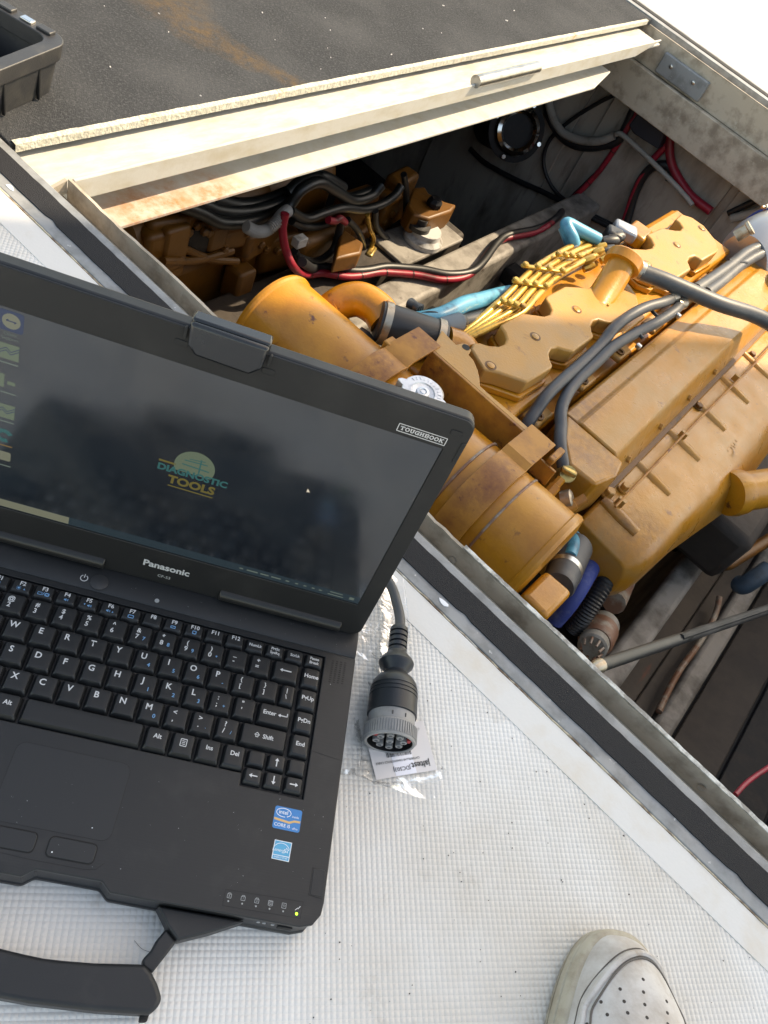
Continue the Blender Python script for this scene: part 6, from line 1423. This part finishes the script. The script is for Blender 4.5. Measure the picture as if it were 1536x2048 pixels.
cable([(-0.6592, 2.2620, -0.2152), (-0.6256, 2.2580, -0.2104), (-0.5826, 2.2580, -0.1886), (-0.5532, 2.2580, -0.1633)], .010, 'wire_black', 'short black cable just under the end of the cream beam')
cable([(-0.5431, 2.2250, -0.2904), (-0.5288, 2.2220, -0.2807), (-0.4702, 2.2150, -0.2811), (-0.3973, 2.2050, -0.2842), (-0.3196, 2.1950, -0.2899), (-0.2670, 2.1900, -0.2964), (-0.2296, 2.1850, -0.3031)], .0075, 'wire_white', 'thin white tube sloping down to the far end of the engine', 'tube', 'tube')
cable([(-0.5269, 2.2550, -0.1375), (-0.5254, 2.2550, -0.1793), (-0.5267, 2.2550, -0.2081), (-0.5313, 2.2520, -0.2519), (-0.5321, 2.2500, -0.2813)], .0100, 'wire_red', 'red wire coming down from the corner of the hatch')
cable([(-0.5112, 2.2500, -0.1947), (-0.4900, 2.2480, -0.2063), (-0.4591, 2.2460, -0.2057), (-0.4387, 2.2460, -0.1882), (-0.4314, 2.2480, -0.1700), (-0.4397, 2.2500, -0.1417), (-0.4491, 2.2500, -0.1203)], .0065, 'wire_red', 'thin red wire sagging between the two red bundles in the corner')
cable([(-0.4106, 2.2550, -0.1398), (-0.4092, 2.2520, -0.1631), (-0.4115, 2.2500, -0.2017), (-0.3941, 2.2500, -0.2388), (-0.3603, 2.2500, -0.2726), (-0.3126, 2.2500, -0.2946), (-0.2539, 2.2450, -0.3080), (-0.1847, 2.2400, -0.3067)], .0125, 'wire_red', 'thick red cable dropping behind the silver housing')
cable([(-0.4360, 2.2580, -0.1467), (-0.4279, 2.2560, -0.1941), (-0.4064, 2.2560, -0.2316), (-0.4104, 2.2540, -0.2699), (-0.4170, 2.2520, -0.3006)], .0100, 'wire_red', 'red cable branching left toward the black drop cable')
cable([(-0.3394, 2.2580, -0.3147), (-0.3530, 2.2560, -0.2859), (-0.3797, 2.2540, -0.2898), (-0.4051, 2.2520, -0.3164), (-0.4106, 2.2520, -0.3616), (-0.4011, 2.2520, -0.4122), (-0.3820, 2.2500, -0.4644), (-0.3690, 2.2450, -0.4953)], .0135, 'wire_black', 'black drop cable arching over behind the valve covers')
cable([(-0.4096, 2.2450, -0.3316), (-0.4137, 2.2430, -0.3616), (-0.4039, 2.2430, -0.4155), (-0.3903, 2.2430, -0.4647), (-0.3796, 2.2400, -0.4939)], .0060, 'wire_red', 'thin red wire following the black drop cable')
cable([(-0.1425, 2.2500, -0.2864), (-0.1206, 2.2500, -0.2468), (-0.0992, 2.2500, -0.2083), (-0.0767, 2.2500, -0.1730)], .009, 'wire_black', 'upper black cable behind the silver housing at the right')
cable([(-0.1253, 2.2400, -0.2886), (-0.0960, 2.2400, -0.2539), (-0.0785, 2.2400, -0.2279), (-0.0651, 2.2400, -0.1820)], .0125, 'wire_white', 'grey sleeved cable behind the silver housing at the right')
# navy box on the bulkhead
o = MB().prism([(p[0], p[2]) for p in ((-0.5223, 2.2400, -0.2474), (-0.5124, 2.2400, -0.1661), (-0.4309, 2.2400, -0.1561), (-0.4095, 2.2400, -0.2517), (-0.4973, 2.2400, -0.2575))], -2.271, -2.215).build('switch_box', 'navy_box', bevel=.004)
o.rotation_euler = (RAD(90), 0, 0); tag(o, 'dark navy box on the bulkhead among the red cables', 'box')
# chrome through-hull ring under the beam
rc = Vector((-0.8007, 2.1600, -0.4308)); rd = Vector((.66, -.62, .42)).normalized()
rg = wthing('exhaust_flange', 'shiny chrome ring flange under the cream beam in the dark corner', 'flange', tuple(rc))
MB().lathe(rc, rd, [(-.010, .052), (.0, .070), (.004, .073), (.010, .069), (.014, .058), (.006, .049), (-.03, .047)], 44, False, False).build('ring', 'chrome', rg)
MB().lathe(rc - rd * .03, rd, [(0, .0475), (.002, .0475)], 40).build('bore', 'bilge_black', rg)
MB().lathe(rc - rd * .012, rd, [(-.20, .070), (-.015, .078), (.002, .092), (.006, .092), (.008, .074)], 40).build('sleeve', 'bilge_black', rg)
for a in (0.4, 2.0, 3.6, 5.2):
    uu = rd.orthogonal().normalized(); vv = rd.cross(uu)
    MB().lathe(rc + (uu * math.cos(a) + vv * math.sin(a)) * .083, rd, [(0, .007), (.006, .007)], 6).build('bolt', 'chrome', rg)
# bundles on the shaded engine
A7 = -690
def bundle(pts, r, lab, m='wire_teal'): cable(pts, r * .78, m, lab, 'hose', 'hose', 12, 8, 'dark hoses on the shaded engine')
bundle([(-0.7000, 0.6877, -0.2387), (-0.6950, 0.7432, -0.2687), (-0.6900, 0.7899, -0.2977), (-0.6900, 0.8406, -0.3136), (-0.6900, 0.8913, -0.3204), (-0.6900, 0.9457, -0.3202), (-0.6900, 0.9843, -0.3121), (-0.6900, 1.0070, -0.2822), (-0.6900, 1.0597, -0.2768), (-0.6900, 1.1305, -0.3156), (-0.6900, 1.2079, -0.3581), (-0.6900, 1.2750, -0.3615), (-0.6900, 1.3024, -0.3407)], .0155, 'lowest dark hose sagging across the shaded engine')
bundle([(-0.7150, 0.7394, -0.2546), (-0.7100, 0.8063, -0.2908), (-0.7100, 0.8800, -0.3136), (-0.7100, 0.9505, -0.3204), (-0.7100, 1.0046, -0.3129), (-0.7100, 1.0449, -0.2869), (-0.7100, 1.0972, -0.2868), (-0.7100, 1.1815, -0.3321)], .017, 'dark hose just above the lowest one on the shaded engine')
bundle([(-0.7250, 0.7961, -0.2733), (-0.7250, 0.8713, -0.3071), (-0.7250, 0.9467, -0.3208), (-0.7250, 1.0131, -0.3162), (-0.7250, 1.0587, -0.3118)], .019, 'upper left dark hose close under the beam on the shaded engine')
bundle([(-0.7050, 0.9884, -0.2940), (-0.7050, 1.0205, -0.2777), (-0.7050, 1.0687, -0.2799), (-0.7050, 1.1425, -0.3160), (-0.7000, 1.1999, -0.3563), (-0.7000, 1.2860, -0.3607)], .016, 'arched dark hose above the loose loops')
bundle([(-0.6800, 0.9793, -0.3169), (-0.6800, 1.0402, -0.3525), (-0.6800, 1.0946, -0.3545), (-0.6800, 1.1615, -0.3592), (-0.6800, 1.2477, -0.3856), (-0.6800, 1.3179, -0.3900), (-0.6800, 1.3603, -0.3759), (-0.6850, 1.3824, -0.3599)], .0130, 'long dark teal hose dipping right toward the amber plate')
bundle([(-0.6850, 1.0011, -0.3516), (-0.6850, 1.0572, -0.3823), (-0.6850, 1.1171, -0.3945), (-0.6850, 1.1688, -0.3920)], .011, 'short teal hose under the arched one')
bundle([(-0.6700, 1.1547, -0.3773), (-0.6680, 1.1633, -0.4200), (-0.6650, 1.1567, -0.4625), (-0.6620, 1.1041, -0.4722), (-0.6620, 1.0351, -0.4386), (-0.6650, 1.0133, -0.4165)], .0115, 'black loop hanging over the starter', 'wire_black')
bundle([(-0.6720, 1.1857, -0.3908), (-0.6700, 1.2440, -0.4382), (-0.6680, 1.2906, -0.4960), (-0.6650, 1.3142, -0.5489)], .010, 'black lead dropping beside the yellow bracket', 'wire_black')
bundle([(-0.6700, 1.2826, -0.3914), (-0.6680, 1.3124, -0.4419), (-0.6600, 1.3809, -0.4986), (-0.6550, 1.4026, -0.5378), (-0.6500, 1.3700, -0.5479), (-0.6500, 1.3211, -0.5157)], .0105, 'black hook of hose left of the white mount', 'wire_black')
bundle([(-0.6900, 1.3818, -0.3316), (-0.6880, 1.4253, -0.3904), (-0.6850, 1.4595, -0.4574), (-0.6800, 1.4558, -0.4841)], .010, 'vertical dark lead in front of the amber plate')
bundle([(-0.6680, 1.1034, -0.3649), (-0.6660, 1.1266, -0.3733), (-0.6660, 1.1431, -0.3712), (-0.6660, 1.1691, -0.3887)], .0105, 'short red lead on the dark loom', 'wire_red')
bundle([(-0.6720, 1.2589, -0.3970), (-0.6680, 1.2876, -0.4422), (-0.6640, 1.3147, -0.4736), (-0.6600, 1.3123, -0.4969)], .0075, 'brass coloured lead between black loops', 'gold')
o = MB().box((-0.6500, 1.3025, -0.5097), (.018, .045, .030), rotz(.4)).build('brass_terminal', 'brass', bevel=.004); tag(o, 'small brass terminal hanging among the black loops', 'terminal')
cp_ = smooth_path([(-0.6600, 0.8318, -0.2981), (-0.6550, 0.8552, -0.3117), (-0.6550, 0.8858, -0.3191), (-0.6550, 0.9074, -0.3088), (-0.6600, 0.9275, -0.2999), (-0.6700, 0.9571, -0.3030)], 12)
o = MB().tube(cp_, [(.0125 if k % 2 else .0098) for k in range(len(cp_))], 14, 1).build('conduit', 'wire_grey', angle=15); tag(o, 'short white corrugated conduit end hanging from the dark loom', 'conduit')
# strut lying across the right of the opening
s0 = Vector((0.2833, 0.3738, -0.0300)); s1 = Vector((0.4665, 0.8630, -0.1800))
sd = (s1 - s0); 
st_ = wthing('gas_strut', 'long grey strut slanting down across the right of the hatch', 'strut', tuple(s0))
MB().tube([s0, s0 + sd * .40], .0072, 16).build('cylinder', 'rubber_black', st_)
MB().tube([s0 + sd * .37, s0 + sd * 1.35], .0072, 16).build('tube', 'strut', st_)
MB().tube([s0 + Vector((0, 0, .006)) + sd * .35, s0 + Vector((0, 0, .006)) + sd * 1.3], .0040, 8).build('rod', 'strut', st_)
MB().lathe(s0, -sd, [(-.004, .008), (.006, .007), (.012, .004)], 14).build('end_fitting', 'clamp', st_)
# loose things low on the right
cable([(0.5063, 1.3649, -0.6400), (0.5222, 1.3180, -0.6500), (0.5278, 1.2207, -0.6550), (0.5241, 1.1151, -0.6550), (0.5274, 1.0351, -0.6550), (0.5331, 0.9772, -0.6550)], .007, 'bronze', 'rust brown pipe lying along the bilge boards', 'pipe', 'pipe')
hs = MB().tube([(0.4989, 1.2599, -0.4200), (0.4908, 1.2278, -0.4400), (0.4856, 1.2169, -0.4600), (0.4794, 1.2242, -0.4700)], .019, 18).build('hose', 'hose_navy'); tag(hs, 'grey blue hose end in the shade right of the stringer', 'hose')
o = MB().span((.30, 1.15, -.46), (.43, 2.0, -.33)).build('muffler', 'bilge', bevel=.02); tag(o, 'dark brown box shape below the ribbed cover on the right', 'box')
cable([(0.3585, 1.1634, -0.4250), (0.3918, 1.1733, -0.4250), (0.4252, 1.1883, -0.4300), (0.4391, 1.2312, -0.4300), (0.4556, 1.2940, -0.4300), (0.4739, 1.3676, -0.4300)], .013, 'yellow_dark', 'grimy yellow bent rail below the ribbed cover at the right edge', 'rail', 'rail')
cable([(0.5382, 0.5298, -0.2000), (0.5512, 0.5768, -0.2100), (0.5847, 0.6639, -0.2300)], .0035, 'wire_red', 'short red cable at the right edge behind the near upstand')
